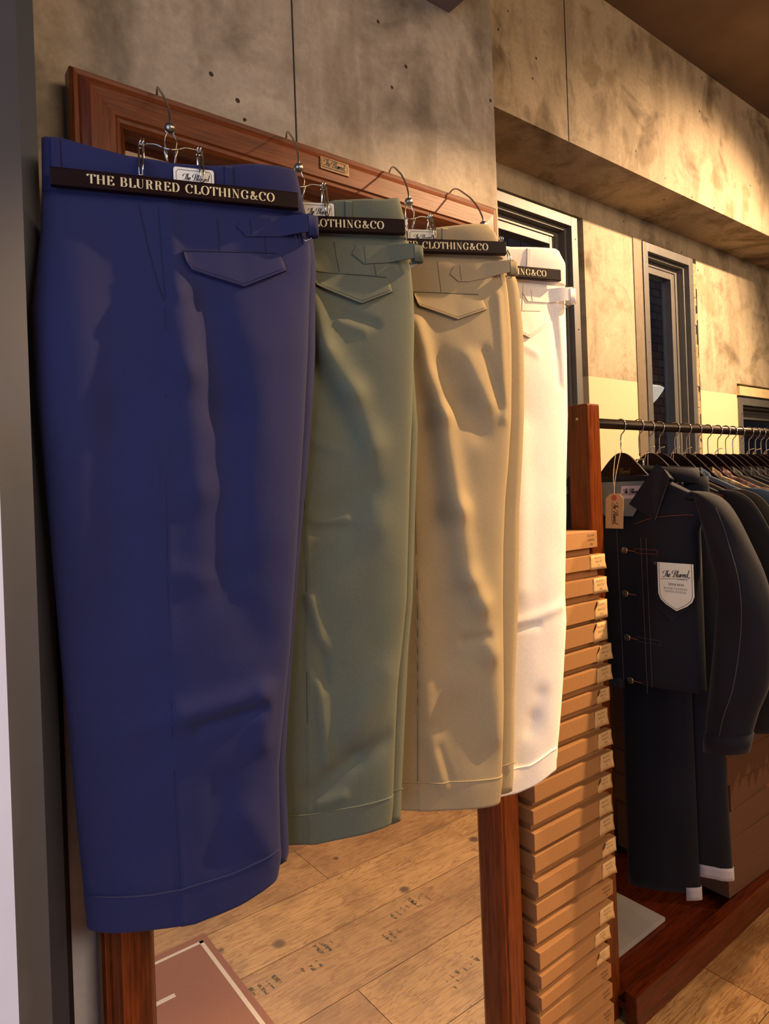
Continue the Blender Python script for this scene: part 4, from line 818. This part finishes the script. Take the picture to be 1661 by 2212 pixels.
for y, z in ((1.013, 1.214), (1.015, 1.098), (1.014, .980), (1.009, .866)):
    p_ = jl(y, z)
    b_ = G().lathe([(.003, -.001), (.0088, .0), (.0092, .0015), (.008, .003), (.0055, .0024), (.002, .0042)], p_, 20, Matrix.Rotation(R(-90), 3, 'Y')).obj('button', plain('antique_brass_button', 'a89878', .3, .9, .15, 200), jk, True); b_['label'] = 'round metal button'
    g = G(); g.tube([jl(y-.010, z), jl(y-.030, z-.001)], .0016, 6); g.obj('buttonhole', STI, jk)
for pts, nm, mt in (([(1.035, 1.27), (1.03, .84)], 'placket_seam', STG), ([(.965, 1.25), (.962, .84)], 'placket_seam', STG), ([(.950, 1.25), (.948, .86)], 'pleat_seam', STG)):
    G().tube([jl(pts[0][0]+(pts[1][0]-pts[0][0])*i/20, pts[0][1]+(pts[1][1]-pts[0][1])*i/20) for i in range(21)], .0007, 5).obj(nm, mt, jk)
G().tube([jl(p_.x, p_.y) for p_ in spline([(.985, 1.285, 0), (.93, 1.302, 0), (.86, 1.309, 0), (.835, 1.309, 0)], 8)], .0009, 5).obj('yoke_seam', STI, jk)
for z in (1.214, .98): G().tube([jl(.985, z+.006), jl(.925, z+.005), jl(.921, z+.004), jl(.921, z-.006), jl(.985, z-.005)], .0007, 5).obj('tab_stitching', STG if z < 1.2 else STI, jk)
def svp(o, k_, c):
    i = int(c); return o.data.vertices[k_*28+i].co*(i+1-c)+o.data.vertices[k_*28+i+1].co*(c-i)+Vector((-.0007, 0, 0))
for o in [c for c in jk.children if c.name.startswith('sleeve')]:
    for dx in (0, 1): G().tube([svp(o, k_, 4.6+3.2*(k_-12)/36+.07*dx) for k_ in range(12, 49)], .0006, 4).obj('sleeve_seam', STG, o)
# chest pocket with the folded card over its edge
poly = [(.925, 1.188), (.855, 1.188), (.852, 1.08), (.885, 1.04), (.888, 1.04), (.925, 1.075)]
pk = G().prism([(.928, 1.187), (.852, 1.187), (.852, 1.075), (.890, 1.040), (.928, 1.075)], lambda y, z, q: jl(y, z, .0025*q)).obj('chest_pocket', DENIM, jk); pk['label'] = 'pointed chest pocket'
cx0, cx1, zt0, zb0, zp = .916, .822, 1.190, 1.110, 1.070
shield = [(cx0, zt0), (cx1, zt0), (cx1, zb0), (cx1+.006, zb0-.014), (cx1+.020, zb0-.026), ((cx0+cx1)/2, zp), (cx0-.020, zb0-.026), (cx0-.006, zb0-.014), (cx0, zb0)]
def cj(y, z, off=0): return Vector((JX-.0545+.02*(1.19-z)*0-off, y, z))
cd = G().prism(shield, lambda y, z, q: cj(y, z, .0008*q)).obj('pocket_card', plain('cream_card', 'e2e4cc', .6, 0, .03)); tag(cd, 'cream shield-shaped card hanging from the denim jacket pocket', 'card')
g = G(); CM = lambda a, b: cj(cx0-a, b, .0012)
def inset(pts, d):
    c0 = (sum(p_[0] for p_ in pts)/len(pts), sum(p_[1] for p_ in pts)/len(pts)-.01); return [(c0[0]+(p_[0]-c0[0])*(1-d/.05), c0[1]+(p_[1]-c0[1])*(1-d/.055)) for p_ in pts]
bd = [(.0045, zt0-.0005), (.0045, zb0), (.010, zb0-.012), (.022, zb0-.0225), (.047, zp+.004), (.072, zb0-.0225), (.084, zb0-.012), (.0895, zb0), (.0895, zt0-.0005)]
for a, b in zip(bd, bd[1:]): ribbon(g, [a, b], .0011, .0011, CM)
script(g, CM, .074, .010, 1.153, .05, 1.15)
write(g, 'CLOTHING CO.', CM, .0028, .052, 1.148, .08, .17, .07)
write(g, '- DENIM WEAR -', CM, .0056, .0235, 1.1335, .06, .17, .08, .82)
write(g, 'MASTER TAILORING', CM, .0046, .0155, 1.1235, .40, .17, .1, .72); write(g, 'COPPER RIVETED', CM, .0046, .0185, 1.1155, .40, .17, .1, .74)
g.obj('print', INK, cd, recalc=False)
for y in (.926, .812):
    g = G()
    for a, b in (((-1, -1), (1, 1)), ((-1, 1), (1, -1)), ((0, 1), (0, -1))): g.tube([jl(y+a[0]*.003, 1.186+a[1]*.003, .003), jl(y+b[0]*.003, 1.186+b[1]*.003, .003)], .0007, 5)
    if y > .85: g.obj('bar_tack', STI, jk)
# manila tag on its string
tg = empty('price_tag', 'manila swing tag on a string in front of the denim jacket collar', 'tag', (1.575, 1.03, 1.32))
ty0, ty1 = .027, -.027
pp = [(ty0, -.047), (ty1, -.047), (ty1, .034), (ty1+.014, .047), (ty0-.014, .047), (ty0, .034)]
tp = G().prism(pp, lambda y, z, q: Vector((-.0008*q, y+.06*(.047-z)*0.9, z))).obj('tag_card', TAGP, tg)
G().lathe([(.003, 0), (.008, 0), (.008, .0006), (.003, .0006)], (-.0009, .002, .036), 20, Matrix.Rotation(R(-90), 3, 'Y')).obj('reinforcement_ring', REDR, tg)
g = G(); script(g, lambda a, b: Vector((-.0014, .004-b*1.1+.06*a-.0, .026-a)), .062, bold=1.2); g.obj('print', plain('brown_ink', '5a4018', .7), tg, recalc=False)
g = G()
for d in (-1, 1): g.tube(spline([(.0, .002+d*.001, .036), (0, .001, .06), (.0, d*.004-.002, .10), (.02, d*.007-.004, .165), (.045, .0, .195)], 5), .0008, 6)
g.obj('string', STRING, tg, True)
# knotted strings on other hangers are small tags' ties
for i in (2, 3, 4, 5, 6, 8, 12, 13, 15):
    g = G(); x = HX[i]-.02
    for d in (-1, 1): g.tube(spline([(x-.012, 1.05+d*.006, HZ-.05), (x-.009, 1.05+d*.005, HZ-.01), (x, 1.05+d*.002, HZ+.012)], 4), .0009, 6)
    g.tube(spline([(x, 1.052, HZ+.012), (x-.004, 1.04, HZ+.022), (x-.004, 1.025, HZ+.026)], 4), .0013, 6)
    tag(g.obj('tag_string', STRING, None, True), 'knotted cotton tag string on the hanger of the %s%s' % (what[i], '' if i not in (2, 8) else (' by the jeans' if i == 2 else ' midway along the rack')), 'string', 'tag strings on the hangers')
# jeans on a clip hanger, hanging lower behind the jacket
jn = empty('jeans', 'dark raw denim jeans hanging below the denim jacket with pale turned hems', 'jeans', (HX[1], 1.05, 0), 0)
def jean_leg(y0t, y1t, y0b, y1b, x0, zt, zb, tilt, k0=0, k1=24, sc=1.0, v0=0.0, ext=0.0):
    vs = []; nn = 24; K = 40 if v0 == 0 else 3
    for j in range(K+1):
        v = v0+(1-v0)*j/K; a = y0t*(1-v)+y0b*v; b = y1t*(1-v)+y1b*v
        for c in range(nn):
            an = 2*PI*c/nn; z = zt*(1-v)+(zb-ext)*v-tilt*v*math.cos(an); vs.append((x0-.026*sc*math.sin(an)*(1+.1*math.sin(c*2+v*8)), (a+b)/2-1.05+(b-a)/2*math.cos(an)*sc, z))
    fs = [(i*nn+c, i*nn+(c+1) % nn, (i+1)*nn+(c+1) % nn, (i+1)*nn+c) for i in range(K) for c in range(k0, k1)]
    return vs, fs+([tuple(range(nn))[::-1], tuple(K*nn+c for c in range(nn))] if v0 == 0 else [])
SELV = cloth('pale_selvedge', 'b0a8a4', .9)
for a in ((.91, 1.11, .905, 1.12, -.022, 1.405, .262, .035), (.86, 1.06, .835, .985, .014, 1.405, .352, .012)):
    vs, fs = jean_leg(*a); lg = link('leg', vs, fs, DENIM, jn, True)
    vs, fs = jean_leg(*a, 9 if a[4] < 0 else 6, 14 if a[4] < 0 else 16, 1.05, .97, .018); o = link('turned_hem', vs, fs, SELV, lg, True); sm = o.modifiers.new('thick', 'SOLIDIFY'); sm.thickness = .002
wb = G(); n = 32; vs = []
for z, r_ in ((1.44, 1.0), (1.40, 1.02)):
    for c in range(n): an = 2*PI*c/n; vs.append((.05*math.sin(an)*r_, -.06+.11*math.cos(an)*r_, z+.012*math.cos(an)))
wb.add(vs, [(c, (c+1) % n, n+(c+1) % n, n+c) for c in range(n)]); o = wb.obj('waistband', DENIM, jn, True); sm = o.modifiers.new('thick', 'SOLIDIFY'); sm.thickness = .004
ch = empty('clip_hanger', 'metal clip hanger holding the dark jeans just behind the front jacket', 'hanger', (HX[1]-.01, 1.042, HZ), 0)
G().tube(hook_pts(), .0017, 8).obj('hook', STEEL, ch, True)
g = G().box((-.002, -.012, -.012), (.002, .012, -.008), .0008)
for d in (-1, 1): g.tube([(0, d*.010, -.01), (0, d*.010, -.05)], .0014, 6)
g.obj('clip_frame', STEELD, ch, True)

# ------------------------------------------------------------------ doormat seen in the mirror
mat = empty('doormat', 'reddish brown mat with a pale border line reflected low in the mirror', 'mat', (.30, .03, 0))
k = NT('mat_pile', .95); f = k.noise(k.coord(), 500, 3); k.color(k.ramp(f, [(.3, lin('70493e')), (.7, lin('946a5c'))])); k.bump(f, .5, .004)
G().box((-.6, .0, .0005), (.790-.3, .9, .008), .003).obj('mat_body', k.m, mat)
BL = plain('pale_mat_line', 'b8aca0', .9, 0, .15, 400)
g = G(); g.box((-.58, .030, .0078), (.470, .042, .0086)); g.box((.458, .030, .0078), (.470, .88, .0086))
g.obj('border_line', BL, mat)
G().box((.18, .19, .0078), (.322, .206, .0086)).obj('mat_motif', BL, mat)
